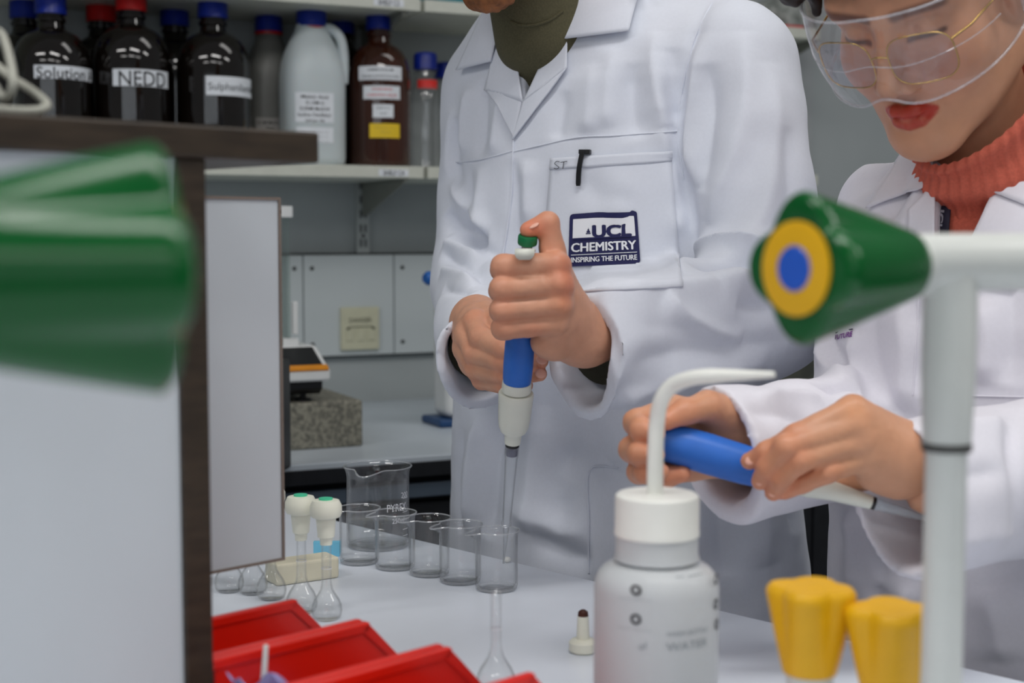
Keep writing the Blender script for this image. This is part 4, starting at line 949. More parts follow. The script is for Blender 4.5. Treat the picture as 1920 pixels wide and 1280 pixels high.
def coat_field(cut, fl=None):
  if not cut:
    fl = Field((-0.16, 1.25, 0.60), (0.44, 1.90, 1.57), h_c)
    fl.loft(MS, FM)
    # sleeves
    def crumple(freq, amp, seed): return lambda X, Y, Z, t: amp * np.sin(freq * t * 6.283 + 2.2 * np.sin(X * 23 + seed) + 1.7 * np.sin(Z * 19 + seed * 2)) * np.clip(t * 1.3, 0, 1)
    fl.cone(P(1300, 62, 1.60), S_L + np.array((-0.012, 0, 0.012)), 0.050, 0.058, 0.05)
    fl.cone(P(985, 100, 1.70), S_R, 0.05, 0.052, 0.05)
    nL = unit(aL * 1.0 + np.array((-0.15, 0.0, -0.02))); nR = unit(aR * 1.0 + np.array((0.52, 0, 0.0)))
    fl.begin()
    fl.cone(S_L, E_L, 0.066, 0.062, 0.0, mod=crumple(2.0, 0.003, 1.0))
    fl.cone(E_L, C_L + aL * 0.06, 0.067, 0.051, 0.035, cut=(C_L, nL), mod=crumple(2.5, 0.0035, 2.0), m=0.05)
    fl.cone(E_L + np.array((-0.02, -0.01, -0.02)), C_L + aL * 0.06 + np.array((0, 0, -0.030)), 0.055, 0.042, 0.02, cut=(C_L, nL), m=0.05)
    fl.end(0.010)
    fl.begin()
    fl.cone(S_R, E_R, 0.056, 0.055, 0.0, mod=crumple(2.0, 0.003, 4.0))
    fl.cone(E_R, C_R + aR * 0.06, 0.054, 0.045, 0.03, cut=(C_R, nR), mod=crumple(3.0, 0.004, 5.0), m=0.05)
    fl.cone(E_R + np.array((0, 0, -0.02)), C_R + aR * 0.06 + np.array((0.002, 0, -0.032)), 0.048, 0.037, 0.02, cut=(C_R, nR), m=0.05)
    fl.end(0.010)
  else:
        fl.cone(C_L - aL * 0.045, C_L + aL * 0.05, 0.031, 0.0468, sub=True, m=0.01); fl.cone(C_L - aL * 0.035 + np.array((0, 0, -0.016)), C_L + aL * 0.05 + np.array((0, 0, -0.030)), 0.026, 0.0388, 0.006, sub=True, m=0.01)
        fl.cone(C_R - aR * 0.065, C_R + aR * 0.05, 0.031, 0.0408, sub=True, m=0.01); fl.cone(C_R - aR * 0.055 + np.array((0, 0, -0.016)), C_R + aR * 0.05 + np.array((0.002, 0, -0.032)), 0.024, 0.0332, 0.006, sub=True, m=0.01)
        # the neck opening: a wedge from the V up
        vb = np.array(drape_ray(bvh0, 987, 222)); yv = float(vb[1]) + 0.015; tl = P(938, -60, yv); tr = P(1150, -60, yv); f = np.array(FM); l = np.array(LM)
        X, Y, Z = fl.ax[0][:, None, None], fl.ax[1][None, :, None], fl.ax[2][None, None, :]
        U = lambda p: (p - np.array(man_loc)) @ l
        u = (X - man_loc.x) * l[0] + (Y - man_loc.y) * l[1]; fr = (X - man_loc.x) * f[0] + (Y - man_loc.y) * f[1]
        s_ = np.clip((Z - vb[2]) / (tl[2] - vb[2]), -1, 1.6); ul = U(vb) + (U(tl) - U(vb)) * s_; ur = np.minimum(U(vb) + (U(tr) - U(vb)) * s_, U(P(1074, 60, yv)))
        wdg = np.maximum(np.maximum(np.maximum(ul - u, u - ur) * 0.85, (vb[2] - Z)), -fr - 0.02)
        fl.D = np.maximum(fl.D, -wdg.astype(np.float32))
        fl.D = np.maximum(fl.D, (Z - zat(-34, 1.62)).astype(np.float32) + 0 * X + 0 * Y)
  return fl
bvh0 = None
cf = coat_field(False); V0, Q0 = cf.nets(1); bvh0 = bvh_of(V0, Q0)
V1, Q1 = coat_field(True, cf).nets(1); del cf
strokes = [  # (photo polyline, height in metres, half width)
    # left arm: long drag folds and elbow folds
    ([(1392, 60), (1396, 180), (1372, 300), (1330, 420)], 0.006, 0.016), ([(1330, 120), (1330, 240), (1318, 360)], -0.005, 0.014), ([(1440, 120), (1452, 280), (1430, 400), (1370, 470)], 0.005, 0.015), ([(1468, 240), (1480, 380), (1470, 470)], -0.004, 0.012),
    ([(1296, 470), (1360, 455), (1430, 462), (1500, 500)], 0.008, 0.011), ([(1300, 505), (1380, 492), (1460, 505)], -0.009, 0.009), ([(1340, 535), (1420, 530), (1500, 560)], 0.007, 0.012), ([(1380, 570), (1450, 575), (1510, 600)], -0.005, 0.010),
    ([(1120, 560), (1220, 545), (1330, 535), (1430, 545)], 0.006, 0.014), ([(1130, 620), (1240, 610), (1340, 615), (1440, 600)], -0.003, 0.018), ([(1150, 690), (1260, 665), (1370, 655), (1480, 640)], -0.004, 0.016), ([(1120, 740), (1210, 735), (1320, 700), (1440, 680)], 0.006, 0.014), ([(1240, 560), (1300, 600), (1400, 640)], 0.005, 0.010), 
    # chest
    ([(1335, 0), (1300, 75), (1279, 165), (1269, 255), (1280, 340), (1300, 430)], -0.0045, 0.008), ([(1310, 60), (1300, 160), (1296, 260), (1310, 350)], 0.006, 0.013), ([(1240, 100), (1240, 200), (1250, 300)], 0.004, 0.012),
    ([(1190, 120), (1185, 200), (1200, 260)], -0.004, 0.014), ([(1230, 60), (1225, 150), (1245, 240)], 0.005, 0.014), ([(1262, 90), (1258, 180), (1266, 230)], -0.003, 0.012), ([(1110, 120), (1105, 200), (1100, 250)], 0.003, 0.014), ([(1060, 170), (1050, 230), (1045, 262)], -0.0025, 0.010), ([(1150, 90), (1140, 180), (1140, 240)], 0.003, 0.012),
    ([(905, 150), (905, 220), (900, 295)], -0.004, 0.010), ([(880, 160), (870, 230), (868, 290)], 0.004, 0.012), ([(940, 180), (930, 240), (925, 290)], 0.003, 0.009), ([(858, 220), (850, 290), (860, 360)], -0.005, 0.012),
    ([(1090, 330), (1130, 370), (1190, 365)], -0.003, 0.014), ([(1180, 330), (1150, 380), (1180, 400)], 0.003, 0.012), ([(900, 310), (905, 420), (930, 520), (950, 620)], 0.004, 0.012), ([(880, 310), (885, 420), (905, 520), (915, 590)], -0.005, 0.011), ([(965, 300), (968, 420), (955, 520)], -0.0035, 0.008), ([(985, 300), (990, 420)], 0.003, 0.012),
    ([(1260, 300), (1272, 420), (1285, 520)], 0.004, 0.010),
    # right sleeve
    ([(846, 330), (860, 370), (890, 405), (920, 430)], 0.005, 0.009), ([(838, 395), (850, 420), (885, 440), (920, 455)], -0.009, 0.010), ([(836, 450), (862, 466), (905, 490)], 0.006, 0.009), ([(832, 474), (856, 488), (895, 512)], -0.005, 0.008), ([(830, 508), (856, 514), (890, 532)], 0.005, 0.008), ([(832, 540), (850, 542), (885, 548)], -0.004, 0.007), ([(850, 200), (842, 280), (842, 340)], 0.004, 0.012),
    # skirt
    ([(905, 770), (890, 880), (880, 1000)], 0.007, 0.016), ([(940, 760), (925, 880), (915, 1010)], -0.006, 0.014), ([(1010, 760), (1000, 880), (990, 1000)], 0.006, 0.020), ([(1060, 740), (1060, 860), (1050, 1000)], -0.007, 0.018), ([(1120, 820), (1160, 760), (1260, 720)], -0.006, 0.018), ([(1150, 870), (1220, 800), (1330, 760)], 0.005, 0.018), ([(1400, 760), (1420, 900), (1440, 1060)], 0.006, 0.020), ([(1340, 860), (1350, 960), (1360, 1080)], -0.005, 0.018), ([(870, 800), (858, 900), (862, 1000)], -0.004, 0.010), ([(1000, 1010), (1060, 1040), (1110, 1050)], -0.006, 0.014), ([(960, 960), (1030, 985), (1100, 1000)], 0.004, 0.014), ([(1470, 720), (1482, 850), (1490, 1000)], -0.005, 0.014)]
V1 = folds(V1, Q1, bvh0, strokes)
V1 = wobble(V1, Q1, 0.0022, 14, 3.0, (1, 1, 0.55)); V1 = wobble(V1, Q1, 0.0009, 42, 9.0)
coat = reparent(np_mesh('lab_coat', V1, Q1, COAT), man)
coat['label'] = 'white cotton lab coat'
Vb0 = folds(V0, Q0, bvh0, strokes); Vb0 = wobble(Vb0, Q0, 0.0022, 14, 3.0, (1, 1, 0.55)); bvhm = bvh_of(Vb0, Q0)
def onto(o, par=None):
    o.parent = par or coat; o.matrix_parent_inverse = (par or coat).matrix_world.inverted() if par else man.matrix_world.inverted() @ Matrix.Identity(4)
    return o
bpy.context.view_layer.update()
def sub_of(o, par): o.parent = par; o.matrix_parent_inverse = par.matrix_world.inverted(); return o
# collar and lapels
sub_of(patch('collar_leaf', bvhm, [(938, -30), (968, -30), (931, 119), (866, 134)], [0.004, 0.012, 0.009, 0.008], COAT, None, 14, 18, bulge=0.003), coat)
sub_of(patch('lapel', bvhm, [(930, 112), (962, 30), (985, 193), (916, 168)], [0.006, 0.007, 0.004, 0.005], COAT, None, 16, 16), coat)
sub_of(patch('lapel', bvhm, [(916, 166), (984, 186), (966, 262), (958, 240)], [0.005, 0.004, 0.003, 0.003], COAT, None, 12, 12), coat)
sub_of(patch('collar_leaf', bvhm, [(1074, -30), (1204, -30), (1182, 64), (1061, 79)], [0.012, 0.008, 0.009, 0.010], COAT, None, 18, 16, bulge=0.002), coat)
sub_of(patch('lapel', bvhm, [(1060, 40), (1069, 60), (1068, 131), (985, 192)], [0.006, 0.007, 0.006, 0.004], COAT, None, 16, 16), coat)
sub_of(patch('lapel', bvhm, [(985, 188), (1068, 130), (968, 258), (964, 262)], [0.004, 0.006, 0.004, 0.003], COAT, None, 16, 16), coat)
# breast pocket with badge
PK = [(1036, 297), (1256, 283), (1279, 538), (1013, 552)]
sub_of(patch('breast_pocket', bvhm, PK, [0.0026, 0.0026, 0.0016, 0.0016], COAT, None, 26, 26, 0.0018, bulge=0.002), coat)
sub_of(patch('pocket_hem', bvhm, [PK[0], PK[1], (1258, 304), (1034, 318)], [0.0042] * 4, COAT, None, 26, 5, 0.001), coat)
def seam(name, pts, off=0.0006, r=0.0008, n=5):
    q = [drape_ray(bvhm, x, y, off) for x, y in [(p.x, p.y) for p in catmull([Vector((x, y, 0)) for x, y in pts], n)]]; q = [p for p in q if p is not None]
    return sub_of(tube(name, q, r, COAT, None, 6), coat)
seam('yoke_seam', [(856, 304), (905, 298), (962, 283)]); seam('yoke_seam', [(964, 284), (1034, 268), (1090, 257), (1160, 254), (1270, 246)])
seam('front_edge', [(964, 262), (962, 300), (958, 380), (945, 470), (925, 560)], 0.001, 0.0012)
seam('armhole_seam', [(1335, 5), (1303, 70), (1281, 160), (1271, 250), (1282, 335)], 0.0004, 0.0009)
seam('side_pocket_edge', [(1105, 1075), (1105, 980), (1106, 882), (1160, 876)], 0.001, 0.001)
BG = [(1073, 402), (1196, 395), (1202, 494), (1070, 500)]
def badge_part(name, c, off, m, nu=16, nv=12, round_=0.0):
    f = quad_map(bvhm, c, off); vs = []
    bd = sub_of(patch(name, bvhm, c, [off] * 4, m, None, nu, nv, 0), coat); return bd
f0 = quad_map(bvhm, BG, 0.0056)
def round_patch(name, u0, v0, u1, v1, rr, off, m, asp=1.27):
    f = quad_map(bvhm, BG, off); n = 14; pts = []
    ru, rv = rr, rr * asp
    out = []
    for cx, cy, a0 in ((u1 - ru, v1 - rv, 0), (u0 + ru, v1 - rv, 90), (u0 + ru, v0 + rv, 180), (u1 - ru, v0 + rv, 270)):
        for i in range(5): a = math.radians(a0 + 90 * i / 4); out.append((cx + ru * math.cos(a), cy + rv * math.sin(a)))
    bm = bmesh.new(); vs = [bm.verts.new((u, v, 0)) for u, v in out]; bm.faces.new(vs)
    for k in range(1, n): 
        g = bm.verts[:] + bm.edges[:] + bm.faces[:]; bmesh.ops.bisect_plane(bm, geom=g, plane_co=(u0 + (u1 - u0) * k / n, 0, 0), plane_no=(1, 0, 0))
    for k in range(1, n):
        g = bm.verts[:] + bm.edges[:] + bm.faces[:]; bmesh.ops.bisect_plane(bm, geom=g, plane_co=(0, v0 + (v1 - v0) * k / n, 0), plane_no=(0, 1, 0))
    for v in bm.verts: v.co = f(v.co.x, v.co.y)
    return sub_of(from_bm(name, bm, m, None, True), coat)
round_patch('badge', 0, 0, 1, 1, 0.05, 0.0058, M['navy'])
round_patch('badge_panel', 0.055, 0.10, 0.955, 0.475, 0.006, 0.0062, M['white'])
def badge_text(s, u0, u1, vc, vh, m, bold, off=0.0066, name='badge_lettering', dup=0.0):
    vs, fs, wd, hh = text_data(s, 1.0, bold); f = quad_map(bvhm, BG, off)
    V_, F_ = [], []
    for i, (dx, dy) in enumerate(((0, 0), (dup, 0), (-dup, 0), (0, dup * 0.7), (0, -dup * 0.7)) if dup else ((0, 0),)):
        F_ += [tuple(j + len(V_) for j in t_) for t_ in fs]; f_ = quad_map(bvhm, BG, off + i * 0.00002); V_ += [f_(u0 + (u1 - u0) * (v.x / wd + 0.5) + dx, vc - v.y * vh + dy) for v in vs]
    return sub_of(mesh(name, V_, F_, m), coat)
badge_text('UCL', 0.345, 0.895, 0.352, 0.225, M['navy'], 0.02, 0.0067, dup=0.012)
round_patch('badge_bar', 0.06, 0.462, 0.90, 0.49, 0.004, 0.0070, M['navy'])
badge_text('CHEMISTRY', 0.045, 0.955, 0.64, 0.165, M['white'], 0.0, dup=0.006)
badge_text('INSPIRING THE FUTURE', 0.045, 0.96, 0.875, 0.095, M['white'], 0.0, dup=0.0025)
round_patch('badge_rule', 0.04, 0.775, 0.965, 0.787, 0.003, 0.0064, M['white'])
for u0, v0, u1, v1 in ((0.245, 0.375, 0.315, 0.395), (0.255, 0.335, 0.305, 0.368), (0.268, 0.305, 0.292, 0.333), (0.277, 0.28, 0.283, 0.306)): round_patch('badge_dome', u0, v0, u1, v1, 0.002, 0.0067, M['navy'])
# handwritten initials
for pts in ([(1055, 304), (1050, 303), (1046, 307), (1050, 311), (1054, 314), (1050, 317), (1045, 316)], [(1057, 305), (1069, 303)], [(1063, 304), (1061, 317)]):
    q = [drape_ray(bvhm, p.x, p.y, 0.0062) for p in catmull([Vector((x, y, 0)) for x, y in pts], 4)]; sub_of(tube('handwritten_initial', q, 0.00035, M['ink'], None, 5), coat)
# the jumper: body, collar and cuffs
fl = Field((-0.17, 1.40, 0.85), (0.40, 1.93, 1.60), 0.005); fl.loft([(z, x, y, a - 0.030, b - 0.020) for z, x, y, a, b in MS if z > 0.84], FM)
fl.cone(P(1026, 60, 1.60), P(1006, -12, 1.585), 0.060, 0.0545, 0.03)
Vj, Qj = fl.nets(2); jumper = reparent(np_mesh('jumper', Vj, Qj, OLIVE), man); jumper['label'] = 'olive high-necked jumper'
bvj = bvh_of(Vj, Qj)
bpy.context.view_layer.update()
q = [drape_ray(bvj, x, y, 0.001) for x, y in ((958, 40), (975, 47), (1000, 47), (1030, 38), (1055, 20))]; q = [p for p in q if p]
sub_of(tube('neck_seam', catmull(q, 4), 0.0014, OLIVE, None, 6), jumper)
def cuff_tube(a, b, r0, r1, m, name='jumper_cuff', n=10):
    pts = [Vector(a) + (Vector(b) - Vector(a)) * (i / n) for i in range(n + 1)]; o = tube(name, pts, [r0 + (r1 - r0) * i / n for i in range(n + 1)], m, None, 28); return o
sub_of(cuff_tube(C_L - aL * 0.05, C_L - aL * 0.012 + np.array((0.004, 0, -0.004)), 0.031, 0.0345, OLIVED), jumper)
sub_of(cuff_tube(C_R - aR * 0.075, C_R - aR * 0.004 + np.array((0.0, 0, -0.002)), 0.031, 0.0345, OLIVED), jumper)
# pen clip in the pocket
pp = [drape_ray(bvhm, x, y, 0.0075) for x, y in ((1087, 348), (1092, 318), (1097, 290), (1098, 284))]
pen = root('pen', 'black pen clipped to the breast pocket of the man', 'pen', Matrix.Translation(pp[0])); bpy.context.view_layer.update()
wv = (drape_ray(bvhm, 1110, 290, 0.0075) - drape_ray(bvhm, 1090, 291, 0.0075)).normalized(); nv_ = wv.cross(pp[2] - pp[0]).normalized(); nv_ = nv_ if nv_.y < 0 else -nv_
bm = bmesh.new(); cl = catmull(pp, 6); hw = 0.0026
ring = []
for i, p in enumerate(cl):
    w_ = hw * (0.75 if i == 0 else 1.0); ring.append([bm.verts.new(p + wv * a * w_ + nv_ * b) for a, b in ((-1, 0), (1, 0), (1, 0.0018), (-1, 0.0018))])
for A_, B_ in zip(ring, ring[1:]):
    for i in range(4): bm.faces.new((A_[i], A_[(i + 1) % 4], B_[(i + 1) % 4], B_[i]))
bm.faces.new(ring[0]); bm.faces.new(ring[-1][::-1])
sub_of(from_bm('clip', bm, M['dark']), pen)
a_ = drape_ray(bvhm, 1091, 286, 0.0075); b_ = drape_ray(bvhm, 1110, 286, 0.0055)
bm = bmesh.new(); q = frame((a_ + b_) / 2, (b_ - a_), (b_ - a_).cross(UP), UP); L_ = (b_ - a_).length / 2
bm_box(bm, -L_, L_, -0.006, 0.002, -0.0022, 0.0026, 0.0006); sub_of(from_bm('cap_top', bm, M['dark'], None, False, q), pen)
bm = bmesh.new(); q = frame(b_ + Vector((-0.004, 0.013, -0.045)), wv, wv.cross(UP), UP); r_ = bmesh.ops.create_cone(bm, segments=16, radius1=0.0035, radius2=0.004, depth=0.09, cap_ends=True); sub_of(from_bm('barrel', bm, M['dark'], None, True, q), pen)

# ---- hands
ms = Skin()
def FG(*pts): return [P(*p) for p in pts]
fingersL = [(FG((1044, 497, 1.230), (944, 501, 1.222), (941, 506, 1.254), (984, 508, 1.270)), [0.0118, 0.0108, 0.0098, 0.0088]),
            (FG((1050, 533, 1.228), (941, 541, 1.218), (938, 545, 1.252), (982, 546, 1.270)), [0.0116, 0.0106, 0.0098, 0.0088]),
            (FG((1047, 571, 1.230), (941, 581, 1.220), (939, 584, 1.252), (980, 586, 1.270)), [0.0110, 0.0102, 0.0094, 0.0084]),
            (FG((1040, 606, 1.234), (944, 615, 1.226), (942, 618, 1.254), (976, 620, 1.268)), [0.0108, 0.0100, 0.0088, 0.0078])]
thumbL = (FG((1046, 520, 1.250), (1036, 468, 1.243), (1027, 419, 1.240), (990, 431, 1.236)), [0.0140, 0.0110, 0.0100, 0.0074])
wL = P(1104, 640, 1.315)
palmL = [(P(1038, 508, 1.240), P(1090, 618, 1.290), 0.0125, 0.020, 0.0), (P(1042, 545, 1.240), P(1090, 630, 1.290), 0.013, 0.020, 0.008), (P(1046, 590, 1.244), P(1096, 640, 1.295), 0.013, 0.020, 0.008), (P(1026, 640, 1.255), P(1096, 645, 1.300), 0.0140, 0.0190, 0.010), (P(1042, 618, 1.246), P(1040, 640, 1.262), 0.0125, 0.014, 0.008), (P(1010, 560, 1.262), P(1080, 600, 1.290), 0.012, 0.018, 0.010)]
wristL = [(P(1092, 634, 1.290), wL + aL * -0.06, 0.0195, 0.026, 0.012), (P(1096, 622, 1.295), wL + aL * -0.06 + np.array((0, 0, 0.010)), 0.019, 0.026, 0.012)]
redL = joint_red(fingersL + [thumbL]) + [(P(1052, 497, 1.222), 0.013, RED), (P(1062, 533, 1.22), 0.013, RED), (P(1058, 571, 1.22), 0.011, (1.1, 0.95, 0.85)), (P(1000, 625, 1.22), 0.012, (1.0, 0.86, 0.84)), (P(1000, 430, 1.23), 0.012, (1.1, 0.72, 0.62))]
def waist(fs, k=0.93):
    out = []
    for ps, rs in fs: out.append(([ps[0], ps[0] * 0.5 + ps[1] * 0.5] + list(ps[1:]), [rs[0], (rs[0] + rs[1]) / 2 * k] + list(rs[1:])))
    return out
fingersL = waist(fingersL)
palmL += [(P(1042, 494, 1.224), P(1048, 500, 1.232), 0.0085, 0.009, 0.008), (P(1047, 531, 1.221), P(1054, 536, 1.230), 0.0085, 0.009, 0.008), (P(1044, 570, 1.224), P(1052, 575, 1.233), 0.0078, 0.008, 0.008)]
VL, QL = hand(ms, fingersL + [thumbL], palmL, wristL, red=redL)
fingersR = [(FG((892, 604, 1.392), (902, 634, 1.362), (948, 656, 1.330), (984, 664, 1.312)), [0.0125, 0.0112, 0.0095, 0.0082]),
            (FG((874, 626, 1.396), (890, 662, 1.368), (948, 682, 1.332), (1014, 676, 1.306)), [0.0120, 0.0110, 0.0094, 0.0074]),
            (FG((872, 655, 1.402), (892, 691, 1.374), (950, 705, 1.336), (1012, 701, 1.306)), [0.0116, 0.0104, 0.0090, 0.0070]),
            (FG((884, 682, 1.408), (904, 712, 1.382), (948, 724, 1.346), (986, 722, 1.326)), [0.0108, 0.0094, 0.0082, 0.0070])]
thumbR = (FG((912, 588, 1.420), (935, 610, 1.375), (960, 632, 1.345), (985, 645, 1.325)), [0.0135, 0.011, 0.010, 0.008])
wR = P(896, 605, 1.470)
palmR = [(P(892, 606, 1.395), P(894, 596, 1.45), 0.0125, 0.021, 0.0), (P(876, 628, 1.400), P(892, 604, 1.455), 0.0125, 0.021, 0.010), (P(874, 655, 1.406), P(890, 618, 1.46), 0.012, 0.020, 0.010), (P(886, 682, 1.412), P(894, 626, 1.46), 0.0118, 0.019, 0.010), (P(910, 640, 1.40), P(896, 610, 1.46), 0.012, 0.022, 0.012)]
wristR = [(P(893, 604, 1.455), C_R - aR * 0.05, 0.021, 0.028, 0.014)]
redR = joint_red(fingersR) + [(P(890, 600, 1.385), 0.014, (1.05, 0.9, 0.86))]
VR, QR = hand(ms, fingersR + [thumbR], palmR, wristR, red=redR)
# head, neck and a body under the clothes
HBm = head_basis(54, 38); chin_m = P(914, 2, 1.50)
Om = np.array(chin_m) - (np.array(HBm[1]) * 0.080 + np.array(HBm[2]) * -0.118)
Minv = np.array([[HBm[j][i] for j in range(3)] for i in range(3)]).T
nk = Minv @ (P(1022, 20, 1.61) - Om)
MX = head_mesh(ms, HBm, Om, 1.0, None, (0.5, 0.34, 0.22), None, tuple(nk), 0.047)
fl = Field((-0.20, 1.40, 0.0), (0.42, 1.95, 1.50), 0.012); fl.loft([(z, x, y, a - 0.035, b - 0.03) for z, x, y, a, b in MS if z < 1.46], FM)
for A_, B_ in ((S_L, E_L), (E_L, C_L - aL * 0.03), (S_R, E_R), (E_R, C_R - aR * 0.03)): fl.cone(A_, B_, 0.040, 0.033, 0.02, m=0.04)
for s in (-1, 1):
    hp = np.array(man_loc) + np.array(LM) * 0.09 * s; fl.cone(hp + np.array((0.02, 0.01, 0.86)), hp + np.array((0.01, 0.02, 0.48)), 0.075, 0.052, 0.03); fl.cone(hp + np.array((0.01, 0.02, 0.48)), hp + np.array((0.02, 0.03, 0.09)), 0.052, 0.036, 0.02)
Vt, Qt = fl.nets(1); ms.put(Vt, Qt)
body = reparent(ms.build(SKIN_M, man), man)
fl = Field((-0.25, 1.35, 0.0), (0.47, 2.0, 0.95), 0.010)
for s in (-1, 1):
    hp = np.array(man_loc) + np.array(LM) * 0.09 * s; fl.cone(hp + np.array((0.02, 0.01, 0.86)), hp + np.array((0.01, 0.02, 0.48)), 0.092, 0.070, 0.03); fl.cone(hp + np.array((0.01, 0.02, 0.48)), hp + np.array((0.02, 0.03, 0.085)), 0.070, 0.055, 0.02)
Vt, Qt = fl.nets(1); reparent(np_mesh('trousers', Vt, Qt, TROUSER), man)
for s in (-1, 1):
    hp = np.array(man_loc) + np.array(LM) * 0.09 * s; fl = Field(hp + np.array((-0.22, -0.26, -0.012)), hp + np.array((0.16, 0.16, 0.2)), 0.008); f_ = np.array(FM)
    fl.cone(hp + np.array((0.02, 0.03, 0.05)), hp + f_ * 0.15 + np.array((0.02, 0.03, 0.035)), 0.042, 0.034, 0.02); fl.D = np.maximum(fl.D, -fl.ax[2][None, None, :] + 0.0 * fl.D + 0.004)
    Vt, Qt = fl.nets(1); reparent(np_mesh('shoe', Vt, Qt, M['dark']), man)
# beard and hair
def hair_part(name, build, Mx, O, m, parent, h=0.0022, wob=(0.0022, 160), lo=(-0.12, -0.15, -0.18), hi=(0.12, 0.14, 0.16)):
    fl = Field(lo, hi, h); build(fl); V, Q = fl.nets(1); V = wobble(V, Q, wob[0], wob[1], 1.0, (1, 1, 0.35)); o = np_mesh(name, V @ Mx.T + np.array(O), Q if np.linalg.det(Mx) > 0 else Q[:, ::-1], m); return reparent(o, parent)
def beard_(fl):
    for s in (-1, 1): fl.cone((s * 0.054, -0.006, -0.045), (s * 0.014, 0.066, -0.108), 0.025, 0.022, 0.02)
    fl.ell((0, 0.070, -0.108), (0.026, 0.022, 0.020), 0.02); fl.cone((-0.024, 0.078, -0.060), (0.024, 0.078, -0.060), 0.008, 0.008, 0.01)
    fl.ell((0, 0.090, -0.074), (0.024, 0.02, 0.009), 0.004, sub=True)
hair_part('beard', beard_, MX, Om, GINGER, man)
def mhair(fl):
    fl.ell((0, -0.018, 0.050), (0.081, 0.098, 0.090)); fl.ell((0, 0.075, -0.02), (0.075, 0.06, 0.082), 0.01, sub=True); fl.ell((0, 0.01, -0.11), (0.1, 0.1, 0.10), 0.01, sub=True)
hair_part('hair', mhair, MX, Om, GINGER, man)
# nails
def nail(p, n, along, wd, ln, m, parent):
    bm = bmesh.new(); bmesh.ops.create_uvsphere(bm, u_segments=14, v_segments=8, radius=1); n = Vector(n).normalized(); al = Vector(along); al = (al - n * al.dot(n)).normalized()
    mt = frame(p, al, n.cross(al), n) @ Matrix.Diagonal((ln, wd, 0.0012, 1)); bmesh.ops.transform(bm, matrix=mt, verts=bm.verts[:]); return sub_of(from_bm('fingernail', bm, m, None, True), parent)
NAIL = mat('fingernail', (232, 176, 156), 0.3, var=0.02)
bpy.context.view_layer.update()
for p, n, al in ((P(1016, 674, 1.2995), (0.35, -1, 0.25), (1, 0, -0.05)), (P(1014, 700, 1.2998), (0.35, -1, 0.15), (1, 0, -0.05)), (P(1000, 421, 1.2315), (-0.35, -0.6, 0.8), (-1, -0.1, -0.4))): nail(p, n, al, 0.0046, 0.0058, NAIL, body)

# ---- the man's pipette
ptop, ptip = at(990, 440, 1.236), at(944, 1056, 1.348)
axd = (ptop - ptip).normalized(); L = (ptop - ptip).length
pip = root('pipette', 'upright pipette with blue grip held over the front beaker', 'pipette', axis_frame(ptip, axd, (0, 1, 0)), 'hand-held pipettes')
def tz(py): return L * (1056 - py) / (1056 - 440)
px2m = 1.27 / F
lathe('button', [(0, tz(456)), (17 * px2m, tz(456)), (18 * px2m, tz(454)), (18 * px2m, tz(443)), (17 * px2m, tz(441)), (0, tz(441))], M['pgreen'], pip, 28)
lathe('plunger_rod', [(0, tz(478)), (10 * px2m, tz(478)), (10 * px2m, tz(455)), (0, tz(455))], M['pgrey'], pip, 20)
lathe('neck', [(0, tz(500)), (17 * px2m, tz(500)), (18 * px2m, tz(478)), (16 * px2m, tz(474)), (0, tz(473))], M['pwhite'], pip, 24)
lathe('grip', [(0, tz(701)), (26 * px2m, tz(701)), (27.5 * px2m, tz(694)), (28.5 * px2m, tz(670)), (28 * px2m, tz(630)), (25 * px2m, tz(600)), (23 * px2m, tz(500)), (20 * px2m, tz(496)), (0, tz(496))], M['pblue'], pip, 32)
lathe('lower_collar', [(0, tz(717)), (28 * px2m, tz(717)), (28.5 * px2m, tz(712)), (28 * px2m, tz(700)), (0, tz(699))], M['pwhite'], pip, 32)
lathe('barrel', [(0, tz(815)), (15.5 * px2m, tz(815)), (17 * px2m, tz(800)), (19 * px2m, tz(795)), (25 * px2m, tz(792)), (29 * px2m, tz(783)), (31 * px2m, tz(770)), (33.5 * px2m, tz(730)), (34 * px2m, tz(722)), (32 * px2m, tz(719)), (0, tz(719))], M['pwhite'], pip, 36)
lathe('black_ring', [(0, tz(821)), (13.5 * px2m, tz(821)), (13.5 * px2m, tz(814)), (0, tz(814))], M['dark'], pip, 24)
tipo = [(14.2 * px2m, tz(820)), (14.2 * px2m, tz(835)), (12.5 * px2m, tz(845)), (8.5 * px2m, tz(968)), (10 * px2m, tz(972)), (10 * px2m, tz(976)), (6.5 * px2m, tz(980)), (2.0 * px2m, tz(1056))]
lathe('tip', tipo + [(1.0 * px2m, tz(1056)), (5.2 * px2m, tz(980)), (7.2 * px2m, tz(968)), (11.2 * px2m, tz(845)), (12.8 * px2m, tz(835)), (12.8 * px2m, tz(820)), (14.2 * px2m, tz(820))], M['tip'], pip, 28, auto=False)
lathe('tip_collar', [(0, tz(838)), (11.5 * px2m, tz(838)), (12.2 * px2m, tz(821)), (0, tz(821))], M['violetg'], pip, 24)
